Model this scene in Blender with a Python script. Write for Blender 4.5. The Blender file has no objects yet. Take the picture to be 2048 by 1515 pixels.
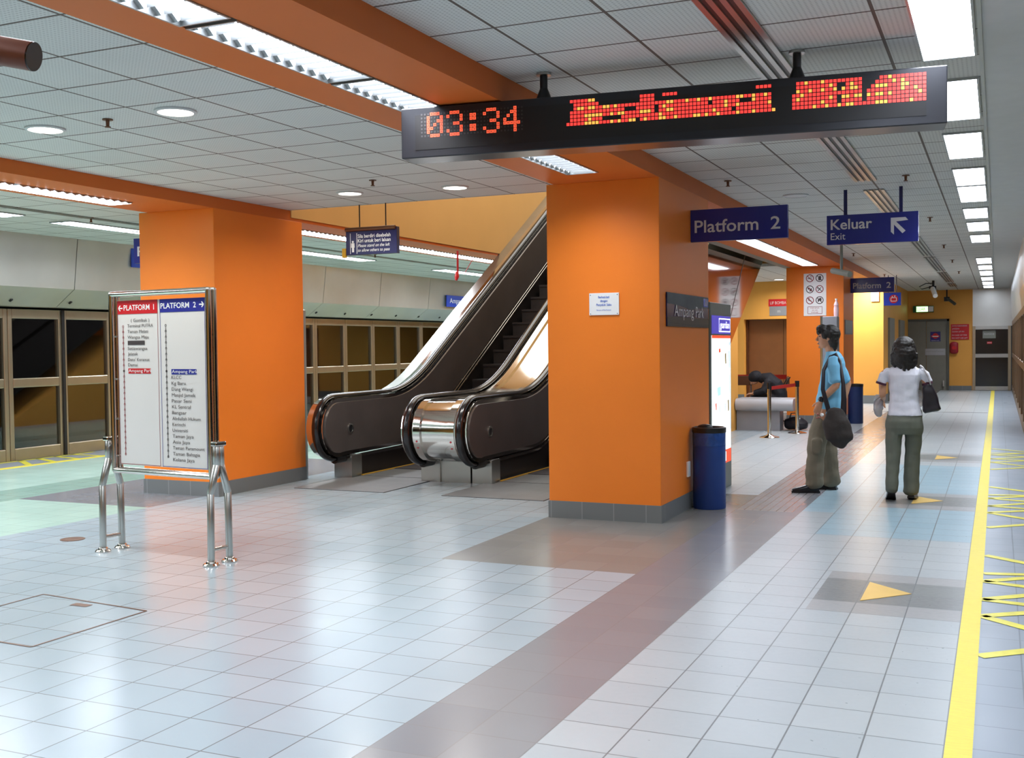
import bpy, bmesh, math, random
from mathutils import Vector as V, Matrix, noise
random.seed(7)
S = bpy.context.scene
COL = S.collection

# ------------------------------------------------------------------ camera, world, exposure
CAM_H, F_PX, YAW, PITCH, ROLL = 1.52, 2180.0, 0.4194, -0.0307, -0.0110
_cy, _sy, _cp, _sp, _cr, _sr = math.cos(YAW), math.sin(YAW), math.cos(PITCH), math.sin(PITCH), math.cos(ROLL), math.sin(ROLL)
_fwd = V((-_sy * _cp, _cy * _cp, _sp)); _rt = V((_cy, _sy, 0)); _up = _rt.cross(_fwd)
CR = _cr * _rt + _sr * _up; CU = -_sr * _rt + _cr * _up; CF = _fwd
CO = V((0, 0, CAM_H))
cam_data = bpy.data.cameras.new('camera'); cam = bpy.data.objects.new('camera', cam_data); COL.objects.link(cam)
cam_data.sensor_width = 36.0; cam_data.lens = F_PX / 2048 * 36.0; cam_data.clip_start = 0.05; cam_data.clip_end = 200
_m = Matrix((CR, CU, -CF)).transposed().to_4x4(); _m.translation = CO
cam.matrix_world = _m
S.camera = cam
w = bpy.data.worlds.new('world'); S.world = w; w.use_nodes = True
w.node_tree.nodes['Background'].inputs[0].default_value = (0.62, 0.68, 0.75, 1)
w.node_tree.nodes['Background'].inputs[1].default_value = 0.02
S.view_settings.view_transform = 'Standard'; S.view_settings.look = 'None'
S.view_settings.gamma = 1; S.view_settings.use_curve_mapping = False
S.view_settings.exposure = 1.1
LAMP = 5.0             # radiance of the fluorescent diffusers; louvres and lenses throw the rest downwards
S.cycles.max_bounces = 8; S.cycles.diffuse_bounces = 5; S.cycles.glossy_bounces = 4
S.cycles.sample_clamp_indirect = 6.0; S.cycles.caustics_reflective = False

def ray(px, py): return CR * ((px - 1024) / F_PX) - CU * ((py - 757.5) / F_PX) + CF
def at(px, py, axis, val):            # a measured point of the photograph on a real plane of the room
    d = ray(px, py); return CO + d * ((val - CO[axis]) / d[axis])
def hit(px, py, p, n):
    d = ray(px, py); return CO + d * ((V(p) - CO).dot(n) / d.dot(n))

def area(name, loc, size, energy, color=(1, 1, 1), direction=(0, 0, -1), size_y=None, spread=math.pi):
    l = bpy.data.lights.new(name, 'AREA'); l.energy = energy; l.color = color; l.size = size; l.spread = spread
    if size_y: l.shape = 'RECTANGLE'; l.size_y = size_y
    o = bpy.data.objects.new(name, l); COL.objects.link(o); o.location = loc
    o.rotation_euler = V(direction).to_track_quat('-Z', 'Y').to_euler()
    return o
# daylight-white lamps of the concourse above, shining down the stairwell
area('stairwell_light', (-6.6, 15.5, 6.8), 5.0, 250, (1.0, 0.97, 0.9), size_y=9)

# ------------------------------------------------------------------ materials
def lin(c):
    if isinstance(c, str): c = tuple(int(c[i:i + 2], 16) / 255 for i in (0, 2, 4))
    return tuple(((x + 0.055) / 1.055) ** 2.4 if x > 0.04045 else x / 12.92 for x in c) + (1,)
def new_mat(name):
    m = bpy.data.materials.new(name); m.use_nodes = True
    return m, m.node_tree.nodes, m.node_tree.links, m.node_tree.nodes['Principled BSDF']
def pm(name, color, rough=0.5, metal=0.0, var=0.06, scale=6.0, bump=0.0, bscale=60.0, spec=0.5, alpha=1.0, coat=0.0, stretch=None, rvar=0.0):
    m, N, L, b = new_mat(name)
    c = lin(color)
    tc = N.new('ShaderNodeTexCoord'); mp = N.new('ShaderNodeMapping'); L.new(tc.outputs['Object'], mp.inputs['Vector'])
    if stretch: mp.inputs['Scale'].default_value = stretch
    n = N.new('ShaderNodeTexNoise'); n.inputs['Scale'].default_value = scale; n.inputs['Detail'].default_value = 4
    L.new(mp.outputs[0], n.inputs['Vector'])
    r = N.new('ShaderNodeValToRGB')
    r.color_ramp.elements[0].position = 0.3; r.color_ramp.elements[1].position = 0.7
    r.color_ramp.elements[0].color = tuple(x * (1 - var) for x in c[:3]) + (1,)
    r.color_ramp.elements[1].color = tuple(min(1, x * (1 + var)) for x in c[:3]) + (1,)
    L.new(n.outputs['Fac'], r.inputs[0]); L.new(r.outputs[0], b.inputs['Base Color'])
    b.inputs['Roughness'].default_value = rough; b.inputs['Metallic'].default_value = metal
    b.inputs['Specular IOR Level'].default_value = spec; b.inputs['Alpha'].default_value = alpha
    b.inputs['Coat Weight'].default_value = coat
    if rvar:
        mr = N.new('ShaderNodeMapRange'); L.new(n.outputs['Fac'], mr.inputs[0])
        mr.inputs[3].default_value = rough - rvar; mr.inputs[4].default_value = rough + rvar; L.new(mr.outputs[0], b.inputs['Roughness'])
    if bump:
        n2 = N.new('ShaderNodeTexNoise'); n2.inputs['Scale'].default_value = bscale; n2.inputs['Detail'].default_value = 3
        L.new(mp.outputs[0], n2.inputs['Vector'])
        bp = N.new('ShaderNodeBump'); bp.inputs['Strength'].default_value = bump; bp.inputs['Distance'].default_value = 0.01
        L.new(n2.outputs['Fac'], bp.inputs['Height']); L.new(bp.outputs[0], b.inputs['Normal'])
    return m
def em(name, color, strength):
    m, N, L, b = new_mat(name)
    n = N.new('ShaderNodeTexNoise'); n.inputs['Scale'].default_value = 3
    mr = N.new('ShaderNodeMapRange'); L.new(n.outputs['Fac'], mr.inputs[0]); mr.inputs[3].default_value = strength * 0.93; mr.inputs[4].default_value = strength * 1.07
    b.inputs['Base Color'].default_value = lin(color); b.inputs['Emission Color'].default_value = lin(color)
    L.new(mr.outputs[0], b.inputs['Emission Strength'])
    return m
def tile_mat(name, c1, c2, grout, bw, bh, ox, oy, mortar, rough=0.22, spec=0.5, perf=False, bump=0.15):
    m, N, L, b = new_mat(name)
    g = N.new('ShaderNodeNewGeometry'); mp = N.new('ShaderNodeMapping'); mp.inputs['Location'].default_value = (ox, oy, 0)
    L.new(g.outputs['Position'], mp.inputs['Vector'])
    br = N.new('ShaderNodeTexBrick'); br.offset = 0.0; br.squash = 1.0
    L.new(mp.outputs[0], br.inputs['Vector'])
    for k, val in (('Scale', 1.0), ('Brick Width', bw), ('Row Height', bh), ('Mortar Size', mortar), ('Mortar Smooth', 0.1), ('Bias', 0.0)): br.inputs[k].default_value = val
    br.inputs['Color1'].default_value = lin(c1); br.inputs['Color2'].default_value = lin(c2); br.inputs['Mortar'].default_value = lin(grout)
    n = N.new('ShaderNodeTexNoise'); n.inputs['Scale'].default_value = 1.3; n.inputs['Detail'].default_value = 5; L.new(g.outputs['Position'], n.inputs['Vector'])
    mr = N.new('ShaderNodeMapRange'); L.new(n.outputs['Fac'], mr.inputs[0]); mr.inputs[3].default_value = 0.93; mr.inputs[4].default_value = 1.07
    mx = N.new('ShaderNodeMixRGB'); mx.blend_type = 'MULTIPLY'; mx.inputs[0].default_value = 1
    L.new(br.outputs['Color'], mx.inputs[1]); L.new(mr.outputs[0], mx.inputs[2])
    out = mx.outputs[0]
    if perf:
        sx = N.new('ShaderNodeSeparateXYZ'); L.new(g.outputs['Position'], sx.inputs[0])
        prev = None
        for k in 'XY':
            a = N.new('ShaderNodeMath'); a.operation = 'MULTIPLY'; a.inputs[1].default_value = 2 * math.pi / 0.024; L.new(sx.outputs[k], a.inputs[0])
            s = N.new('ShaderNodeMath'); s.operation = 'SINE'; L.new(a.outputs[0], s.inputs[0])
            if prev:
                p = N.new('ShaderNodeMath'); p.operation = 'ADD'; L.new(prev.outputs[0], p.inputs[0]); L.new(s.outputs[0], p.inputs[1]); prev = p
            else: prev = s
        gt = N.new('ShaderNodeMath'); gt.operation = 'GREATER_THAN'; gt.inputs[1].default_value = 1.0; L.new(prev.outputs[0], gt.inputs[0])
        m2 = N.new('ShaderNodeMixRGB'); m2.blend_type = 'MULTIPLY'; L.new(out, m2.inputs[1]); m2.inputs[2].default_value = (0.7, 0.7, 0.7, 1)
        L.new(gt.outputs[0], m2.inputs[0]); out = m2.outputs[0]
    L.new(out, b.inputs['Base Color'])
    n3 = N.new('ShaderNodeTexNoise'); n3.inputs['Scale'].default_value = 30 if bump > .3 else 2.5; L.new(g.outputs['Position'], n3.inputs['Vector'])
    mr2 = N.new('ShaderNodeMapRange'); L.new(n3.outputs['Fac'], mr2.inputs[0]); mr2.inputs[3].default_value = rough * 0.8; mr2.inputs[4].default_value = rough * 1.25
    L.new(mr2.outputs[0], b.inputs['Roughness']); b.inputs['Specular IOR Level'].default_value = spec
    ad = N.new('ShaderNodeMath'); ad.operation = 'MULTIPLY_ADD'; ad.inputs[1].default_value = -1.0; L.new(br.outputs['Fac'], ad.inputs[0])
    ml = N.new('ShaderNodeMath'); ml.operation = 'MULTIPLY'; ml.inputs[1].default_value = 0.12 if bump > .3 else 0.0; L.new(n3.outputs['Fac'], ml.inputs[0]); L.new(ml.outputs[0], ad.inputs[2])
    bp = N.new('ShaderNodeBump'); bp.inputs['Strength'].default_value = bump; bp.inputs['Distance'].default_value = 0.004; L.new(ad.outputs[0], bp.inputs['Height']); L.new(bp.outputs[0], b.inputs['Normal'])
    return m
def glass_mat(name, tint, refl_rough=0.03, alpha=0.25):
    m, N, L, b = new_mat(name)
    b.inputs['Base Color'].default_value = lin(tint); b.inputs['Roughness'].default_value = refl_rough
    n = N.new('ShaderNodeTexNoise'); n.inputs['Scale'].default_value = 0.8
    mr = N.new('ShaderNodeMapRange'); L.new(n.outputs['Fac'], mr.inputs[0]); mr.inputs[3].default_value = alpha * 0.9; mr.inputs[4].default_value = alpha * 1.1
    tr = N.new('ShaderNodeBsdfTransparent'); tr.inputs[0].default_value = lin((0.75, 0.72, 0.68))
    gl = N.new('ShaderNodeBsdfGlossy'); gl.inputs['Roughness'].default_value = refl_rough; gl.inputs[0].default_value = (0.9, 0.9, 0.9, 1)
    fr = N.new('ShaderNodeFresnel'); fr.inputs[0].default_value = 1.6
    ad = N.new('ShaderNodeMath'); ad.operation = 'ADD'; ad.use_clamp = True; L.new(fr.outputs[0], ad.inputs[0]); ad.inputs[1].default_value = 0.06
    m1 = N.new('ShaderNodeMixShader'); L.new(mr.outputs[0], m1.inputs[0]); L.new(tr.outputs[0], m1.inputs[1]); L.new(b.outputs[0], m1.inputs[2])
    mix = N.new('ShaderNodeMixShader'); L.new(ad.outputs[0], mix.inputs[0]); L.new(m1.outputs[0], mix.inputs[1]); L.new(gl.outputs[0], mix.inputs[2])
    L.new(mix.outputs[0], N['Material Output'].inputs[0])
    return m

TW, TH, TOX, TOY = 0.286, 0.280, 0.18 + 0.286 * 60, -3.80 + 0.28 * 60
def floor_tile(name, a, b, grout='6d7274', **k): return tile_mat(name, a, b, grout, TW, TH, TOX, TOY, 0.0035, **k)
M = {}
M['tile_pale'] = floor_tile('tile_pale', 'a9b0b3', 'a2aaae', rough=0.3, bump=0.35)
M['tile_blue'] = floor_tile('tile_blue', '9caab2', '96a6af')
M['tile_sky'] = floor_tile('tile_sky', '93adb9', '8ca8b5', rough=0.3, bump=0.36)
M['tile_grey'] = floor_tile('tile_grey', '7d7f84', '777a80', '77787a')
M['tile_mid'] = floor_tile('tile_mid', '9a9b9c', '939596', rough=0.3, bump=0.36)
M['tile_dark'] = floor_tile('tile_dark', '7c807f', '777a7a', rough=0.3, bump=0.36)
M['tile_brown'] = floor_tile('tile_brown', '7f807d', '797a77', '77787a')
M['tile_mint'] = floor_tile('tile_mint', 'a6c1b6', '9fbbb0', '90a39c')
M['tile_green'] = floor_tile('tile_green', '8aa79c', '83a196', '74897f')
M['tile_edge'] = floor_tile('tile_edge', '8b95a0', '84909c', '6b747c', rough=0.3)
M['tile_tactile'] = tile_mat('tile_tactile', '8f8d8f', '888789', '66676a', 0.0715, TH, TOX, TOY, 0.005)
M['ceiling'] = tile_mat('ceiling', 'dcddda', 'd6d8d5', '6a605a', 0.57, 0.537, 1.68 + 0.57 * 40, -4.34 + 0.537 * 40, 0.009, rough=0.6, spec=0.2, perf=True, bump=0.1)
M['soffit'] = pm('soffit', 'ced1d2', 0.5, var=0.03)
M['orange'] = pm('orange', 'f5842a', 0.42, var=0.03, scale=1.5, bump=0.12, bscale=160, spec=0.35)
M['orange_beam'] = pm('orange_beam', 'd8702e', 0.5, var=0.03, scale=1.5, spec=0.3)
M['yellow'] = pm('yellow', 'e5a54f', 0.5, var=0.03, scale=1.2, spec=0.25)
M['yellow_dim'] = pm('yellow_dim', 'd8ae70', 0.55, var=0.03, scale=1.2, spec=0.2)
M['plinth'] = tile_mat('plinth', '76797a', '707475', '909292', 0.29, 3.0, 3.6 + 29, 90, 0.004, rough=0.4)
M['steel'] = pm('steel', 'b9bab6', 0.3, 1.0, var=0.08, scale=2, stretch=(1, 1, 0.4), rvar=0.06)
M['steel_panel'] = pm('steel_panel', 'd2d3ce', 0.36, 0.8, var=0.07, scale=1.2, rvar=0.06)
M['steel_frame'] = pm('steel_frame', 'ad9f88', 0.3, 0.9, var=0.05, scale=3)
M['brown_reflection_frame'] = pm('brown_reflection_frame', '7d6650', 0.35, 0.7, var=0.1, scale=3)  # steel frames, the brown they reflect is put into the base colour
M['chrome'] = pm('chrome', 'd2cec8', 0.1, 1.0, var=0.03, scale=4, rvar=0.03)
M['mirror'] = pm('mirror', 'c2bdb8', 0.07, 1.0, var=0.03, scale=2)
M['alu'] = pm('alu', 'a9adac', 0.4, 0.8, var=0.04)
M['brown_metal'] = pm('brown_metal', '6d4a35', 0.35, 0.6, var=0.06)
M['esc_dark'] = pm('esc_dark', '6c6664', 0.38, 0.55, var=0.08, scale=3, rvar=0.05)
M['esc_skirt'] = pm('esc_skirt', '3a3636', 0.4, 0.6, var=0.06)
M['step'] = pm('step', '4a484c', 0.5, 0.5, var=0.1, scale=40, stretch=(6, 1, 1))
M['landing'] = tile_mat('landing', '6f7274', '696c6f', '565a5c', 0.02, 5.0, 30.0, 50, 0.003, rough=0.4)
M['rubber'] = pm('rubber', '16161a', 0.18, 0.0, var=0.05, spec=0.6)
M['black'] = pm('black', '151517', 0.35, 0.0, var=0.05)
M['black_gloss'] = pm('black_gloss', '121214', 0.14, 0.0, var=0.05, spec=0.6)
M['led_case'] = pm('led_case', '2b2c31', 0.28, 0.3, var=0.04)
M['led_off'] = pm('led_off', '3f3d40', 0.4, 0.2)
M['led_red'] = em('led_red', 'ff3a34', 0.62)
M['led_orange'] = em('led_orange', 'ff5a3a', 0.62)
M['led_yellow'] = em('led_yellow', 'ffa848', 0.62)
M['lamp'] = em('lamp', 'e6efff', LAMP)
M['lamp_beam'] = em('lamp_beam', 'eaf0ff', LAMP * 0.9)
M['lamp_small'] = em('lamp_small', 'fff4e6', LAMP * 0.8)
M['navy'] = pm('navy', '232a78', 0.18, 0.0, var=0.03, spec=0.5)
M['navy_dark'] = pm('navy_dark', '1c1d50', 0.2, 0.0, var=0.03)
M['blue'] = pm('blue', '2b48b8', 0.25, 0.0, var=0.03)
M['sign_text'] = pm('sign_text', 'c9c6c8', 0.4, var=0.02)
M['white'] = pm('white', 'eef0f0', 0.35, var=0.02)
M['board_white'] = pm('board_white', 'dcdad8', 0.15, var=0.015, scale=1)
M['red'] = pm('red', 'c41a22', 0.35, var=0.03)
M['dark_red'] = pm('dark_red', '9c1f2e', 0.45, var=0.05)
M['board_blue'] = pm('board_blue', '2a2f8e', 0.3, var=0.03)
M['ink'] = pm('ink', '3c3434', 0.5, var=0.03)
M['ink_red'] = pm('ink_red', '8c2a30', 0.5, var=0.03)
M['ink_blue'] = pm('ink_blue', '2f63c4', 0.5, var=0.03)
M['floor_yellow'] = pm('floor_yellow', 'e3d24a', 0.4, var=0.1, scale=30, stretch=(0.3, 6, 1), bump=0.2, bscale=40)
M['floor_paint'] = pm('floor_paint', 'd9d13e', 0.35, var=0.14, scale=8)
M['floor_ochre'] = pm('floor_ochre', 'dcb968', 0.3, var=0.04)
M['grout'] = pm('grout', '6a6f70', 0.6, var=0.1)
M['bin_blue'] = pm('bin_blue', '1f4189', 0.38, var=0.06, scale=10)
M['bin_bag'] = pm('bin_bag', '2d4f92', 0.22, var=0.25, scale=14, bump=0.6, bscale=22)
M['bin_navy'] = pm('bin_navy', '1c2f5e', 0.4, var=0.06)
M['ad_case'] = pm('ad_case', '6f756f', 0.4, 0.5, var=0.05)
M['ad_lit'] = em('ad_lit', 'f2fbff', 1.0)
M['ad_purple'] = em('ad_purple', '4b3fa8', 0.42)
M['ad_red'] = em('ad_red', 'e8502c', 0.42)
M['ad_pale'] = em('ad_pale', 'c6d3ea', 0.5)
M['ad_ochre'] = em('ad_ochre', '8c7c58', 0.4)
M['ad_green'] = em('ad_green', 'aee0d8', 0.5)
M['ad_white'] = em('ad_white', 'ffffff', 0.6)
M['exit_green'] = em('exit_green', 'b8f5a0', 1.4)
M['exit_dark'] = pm('exit_dark', '1f5a28', 0.4)
M['glass'] = glass_mat('glass', '1a1410', 0.03, 0.05)
M['tunnel'] = pm('tunnel', '15130f', 0.8, var=0.3, scale=0.7)
M['rail_grey'] = pm('rail_grey', '4c4f52', 0.6, var=0.2)
M['lift'] = pm('lift', '8d5a33', 0.35, 0.3, var=0.05)
M['door_grey'] = pm('door_grey', '7e7d73', 0.5, var=0.04)
M['door_trim'] = pm('door_trim', '55564f', 0.5, var=0.04)
M['counter'] = pm('counter', 'a9abb0', 0.3, 0.1, var=0.04)
M['counter_dark'] = pm('counter_dark', '8a8c92', 0.4, 0.1, var=0.04)
M['tape'] = pm('tape', 'c02318', 0.5, var=0.04)
M['skin'] = pm('skin', 'c79372', 0.5, var=0.06, scale=20)
M['lip'] = pm('lip', 'a8665a', 0.45)
M['hair'] = pm('hair', '1a1614', 0.42, var=0.25, scale=30, stretch=(4, 4, 0.5), bump=0.5, bscale=60)
M['shirt_blue'] = pm('shirt_blue', '79bde0', 0.8, var=0.05, scale=6, bump=0.35, bscale=9)
M['shirt_white'] = pm('shirt_white', 'dfe0ea', 0.8, var=0.03, scale=6, bump=0.5, bscale=11)
M['trim_maroon'] = pm('trim_maroon', '4a2236', 0.8)
M['cargo'] = pm('cargo', '79715f', 0.85, var=0.12, scale=8, bump=0.5, bscale=12)
M['trousers'] = pm('trousers', '686c60', 0.85, var=0.08, scale=8, bump=0.4, bscale=12)
M['leather'] = pm('leather', '17161a', 0.3, var=0.1)
M['bag_brown'] = pm('bag_brown', '332d2a', 0.75, var=0.15, scale=9, bump=0.5, bscale=14)
M['bag_black'] = pm('bag_black', '221d24', 0.4, var=0.12, scale=9, bump=0.3, bscale=14)
M['robe'] = pm('robe', '14141b', 0.75, var=0.15, scale=9, bump=0.3, bscale=14)
M['plastic'] = glass_mat('plastic', 'fbf8ff', 0.25, 0.42)
M['pink_plastic'] = pm('pink_plastic', 'e6c3c8', 0.2, var=0.1, spec=0.6)
M['amber'] = pm('amber', 'c79a2b', 0.4)
M['pipe_brown'] = pm('pipe_brown', '6f3f2c', 0.4, 0.2, var=0.1, scale=5)
M['grey_paint'] = pm('grey_paint', '878a80', 0.5, var=0.05)

# ------------------------------------------------------------------ mesh builder
ORG = {}
class MB:
    def __init__(s): s.v = []; s.f = []; s.m = []
    def add(s, vs, fs, m=0):
        b = len(s.v); s.v += [V(p) for p in vs]; s.f += [[b + i for i in f] for f in fs]; s.m += [m] * len(fs); return s
    def box(s, x0, x1, y0, y1, z0, z1, m=0):
        vs = [(x, y, z) for z in (z0, z1) for y in (y0, y1) for x in (x0, x1)]
        return s.add(vs, [[0, 2, 3, 1], [4, 5, 7, 6], [0, 1, 5, 4], [2, 6, 7, 3], [0, 4, 6, 2], [1, 3, 7, 5]], m)
    def obox(s, c, ex, ey, ez, m=0):
        c, ex, ey, ez = V(c), V(ex), V(ey), V(ez)
        vs = [c + ex * i + ey * j + ez * k for k in (-1, 1) for j in (-1, 1) for i in (-1, 1)]
        return s.add(vs, [[0, 2, 3, 1], [4, 5, 7, 6], [0, 1, 5, 4], [2, 6, 7, 3], [0, 4, 6, 2], [1, 3, 7, 5]], m)
    def poly(s, pts, m=0): return s.add(pts, [list(range(len(pts)))], m)
    def prism(s, pts, d, m=0):
        n = len(pts); d = V(d); vs = [V(p) for p in pts] + [V(p) + d for p in pts]
        return s.add(vs, [list(range(n))[::-1], list(range(n, 2 * n))] + [[i, (i + 1) % n, n + (i + 1) % n, n + i] for i in range(n)], m)
    def loft(s, rings, m=0, cap=True, closed=False):
        n = len(rings[0]); b = [p for r in rings for p in r]; fs = []
        R = len(rings)
        for i in range(R if closed else R - 1):
            for j in range(n):
                k = (i + 1) % R
                fs.append([i * n + j, i * n + (j + 1) % n, k * n + (j + 1) % n, k * n + j])
        if cap and not closed: fs += [list(range(n))[::-1], [(R - 1) * n + j for j in range(n)]]
        return s.add(b, fs, m)
    def cyl(s, p0, p1, r0, r1=None, n=16, m=0, cap=True):
        p0, p1 = V(p0), V(p1); r1 = r0 if r1 is None else r1; d = (p1 - p0).normalized()
        a = d.orthogonal().normalized(); b = d.cross(a)
        return s.loft([[p + (a * math.cos(2 * math.pi * i / n) + b * math.sin(2 * math.pi * i / n)) * r for i in range(n)] for p, r in ((p0, r0), (p1, r1))], m, cap)
    def limb(s, pts, rad, ref=None, n=14, m=0, round_ends=True):
        pts = [V(p) for p in pts]; rad = [r if isinstance(r, tuple) else (r, r) for r in rad]
        P, Rr = [], []
        T = []
        for i in range(len(pts)):
            t = (pts[min(i + 1, len(pts) - 1)] - pts[max(i - 1, 0)]).normalized(); T.append(t)
        if round_ends:
            e = max(rad[0]) * 0.45
            P += [pts[0] - T[0] * e, pts[0] - T[0] * e * 0.7]; Rr += [tuple(x * 0.35 for x in rad[0]), tuple(x * 0.75 for x in rad[0])]
            TT = [T[0], T[0]]
        else: TT = []
        P += pts; Rr += rad; TT += T
        if round_ends:
            e = max(rad[-1]) * 0.45
            P += [pts[-1] + T[-1] * e * 0.7, pts[-1] + T[-1] * e]; Rr += [tuple(x * 0.75 for x in rad[-1]), tuple(x * 0.35 for x in rad[-1])]
            TT += [T[-1], T[-1]]
        ref = V(ref) if ref else TT[0].orthogonal()
        rings = []
        for p, r, t in zip(P, Rr, TT):
            a = (ref - t * ref.dot(t)).normalized(); b = t.cross(a)
            rings.append([p + a * math.cos(2 * math.pi * i / n) * r[0] + b * math.sin(2 * math.pi * i / n) * r[1] for i in range(n)])
            ref = a
        return s.loft(rings, m)
    def ell(s, c, ax, ay, az, n=16, k=10, m=0):
        c, ax, ay, az = V(c), V(ax), V(ay), V(az); rings = []
        for i in range(k + 1):
            t = math.pi * (i + 0.02) / (k + 0.04)
            rings.append([c - az * math.cos(t) + (ax * math.cos(2 * math.pi * j / n) + ay * math.sin(2 * math.pi * j / n)) * math.sin(t) for j in range(n)])
        return s.loft(rings, m)
    def lathe(s, c, prof, n=24, m=0, sx=1.0, sy=1.0):
        c = V(c)
        return s.loft([[c + V((math.cos(2 * math.pi * j / n) * r * sx, math.sin(2 * math.pi * j / n) * r * sy, z)) for j in range(n)] for r, z in prof], m)
    def data(s, name, mats, org, smooth, angle=38):
        me = bpy.data.meshes.new(name)
        me.from_pydata([tuple(p - org) for p in s.v], [], s.f)
        for x in mats: me.materials.append(M[x] if isinstance(x, str) else x)
        me.polygons.foreach_set('material_index', s.m)
        bm = bmesh.new(); bm.from_mesh(me); bmesh.ops.recalc_face_normals(bm, faces=bm.faces); bm.to_mesh(me); bm.free()
        if smooth:
            me.polygons.foreach_set('use_smooth', [True] * len(me.polygons)); me.set_sharp_from_angle(angle=math.radians(angle))
        me.update(); return me
    def build(s, name, mats, parent=None, org=None, smooth=False, bevel=0.0, label=None, **props):
        if isinstance(mats, str): mats = [mats]
        if parent is not None: o_org = ORG[parent]
        elif org is not None: o_org = V(org)
        else:
            lo = [min(p[i] for p in s.v) for i in range(3)]; hi = [max(p[i] for p in s.v) for i in range(3)]
            o_org = V(((lo[0] + hi[0]) / 2, (lo[1] + hi[1]) / 2, lo[2]))
        o = bpy.data.objects.new(name, s.data(name, mats, o_org, smooth)); COL.objects.link(o)
        if parent is not None: o.parent = parent
        else: o.location = o_org
        ORG[o] = o_org
        if bevel:
            b = o.modifiers.new('bevel', 'BEVEL'); b.width = bevel; b.segments = 2; b.limit_method = 'ANGLE'; b.angle_limit = math.radians(40)
        if label: o['label'] = label
        for k, v in props.items(): o[k] = v
        return o
def thing(name, loc, label, category, group=None):
    o = bpy.data.objects.new(name, None); COL.objects.link(o); o.location = loc; o.empty_display_size = 0.1
    o['label'] = label; o['category'] = category
    if group: o['group'] = group
    ORG[o] = V(loc); return o
def tag(o, label, category, group=None):
    o['label'] = label; o['category'] = category
    if group: o['group'] = group
    return o
def struct(o): o['kind'] = 'structure'; return o
def copy_tree(o, loc=None, parent=None, label=None):
    c = o.copy(); COL.objects.link(c)
    if parent is not None: c.parent = parent
    if loc is not None:
        c.location = loc; ORG[c] = V(loc)
    if label: c['label'] = label
    for ch in list(o.children): copy_tree(ch, None, c)
    return c

_fonts = {}
def text_mb(mb, s, org, right, up, w=None, h=None, m=0, bold=0.0, shear=0.0, lift=0.003, thick=0.0, align='L'):
    """flat lettering laid on a surface: org is the lower left of the line, w its width, h its cap height"""
    right, up = V(right).normalized(), V(up).normalized(); nrm = right.cross(up)
    c = bpy.data.curves.new('t', 'FONT'); c.body = s; c.size = 1.0; c.offset = bold; c.shear = shear; c.resolution_u = 3
    o = bpy.data.objects.new('t', c); COL.objects.link(o)
    dg = bpy.context.evaluated_depsgraph_get(); me = bpy.data.meshes.new_from_object(o.evaluated_get(dg))
    vs = [v.co.copy() for v in me.vertices]; fs = [list(p.vertices) for p in me.polygons]
    bpy.data.objects.remove(o); bpy.data.curves.remove(c); bpy.data.meshes.remove(me)
    if not vs: return
    x0 = min(v.x for v in vs); x1 = max(v.x for v in vs); cap = 0.72
    sy = (h / cap) if h else None
    sx = w / (x1 - x0) if w else sy
    if sy is None: sy = sx
    ww = (x1 - x0) * sx; off = {'L': 0, 'C': -ww / 2, 'R': -ww}[align]
    org = V(org)
    mb.add([org + right * ((v.x - x0) * sx + off) + up * (v.y * sy) + nrm * lift for v in vs], fs, m)
class Pl:
    """draw flat marks on a plane: u to the right, v up, from a lower-left origin"""
    def __init__(s, org, right, up, mb, lift=0.002):
        s.o, s.r, s.u, s.mb, s.l = V(org), V(right).normalized(), V(up).normalized(), mb, lift; s.n = s.r.cross(s.u)
    def p(s, u, v, l=0): return s.o + s.r * u + s.u * v + s.n * (s.l + l)
    def rect(s, u0, v0, u1, v1, m=0, l=0): s.mb.poly([s.p(u0, v0, l), s.p(u1, v0, l), s.p(u1, v1, l), s.p(u0, v1, l)], m)
    def poly(s, pts, m=0, l=0): s.mb.poly([s.p(a, b, l) for a, b in pts], m)
    def disk(s, u, v, r, m=0, n=18, l=0, sy=1.0): s.mb.poly([s.p(u + r * math.cos(2 * math.pi * i / n), v + r * sy * math.sin(2 * math.pi * i / n), l) for i in range(n)], m)
    def ring(s, u, v, r0, r1, m=0, n=20, l=0):
        a = [s.p(u + r0 * math.cos(2 * math.pi * i / n), v + r0 * math.sin(2 * math.pi * i / n), l) for i in range(n)]
        b = [s.p(u + r1 * math.cos(2 * math.pi * i / n), v + r1 * math.sin(2 * math.pi * i / n), l) for i in range(n)]
        s.mb.add(a + b, [[i, (i + 1) % n, n + (i + 1) % n, n + i] for i in range(n)], m)
    def line(s, u0, v0, u1, v1, w, m=0, l=0):
        d = V((u1 - u0, v1 - v0)); k = V((-d.y, d.x)).normalized() * w / 2
        s.poly([(u0 + k.x, v0 + k.y), (u0 - k.x, v0 - k.y), (u1 - k.x, v1 - k.y), (u1 + k.x, v1 + k.y)], m, l)
    def text(s, t, u, v, w=None, h=None, m=0, bold=0.0, l=0.001, align='L', shear=0.0): text_mb(s.mb, t, s.p(u, v), s.r, s.u, w, h, m, bold, shear, l, align=align)

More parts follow.
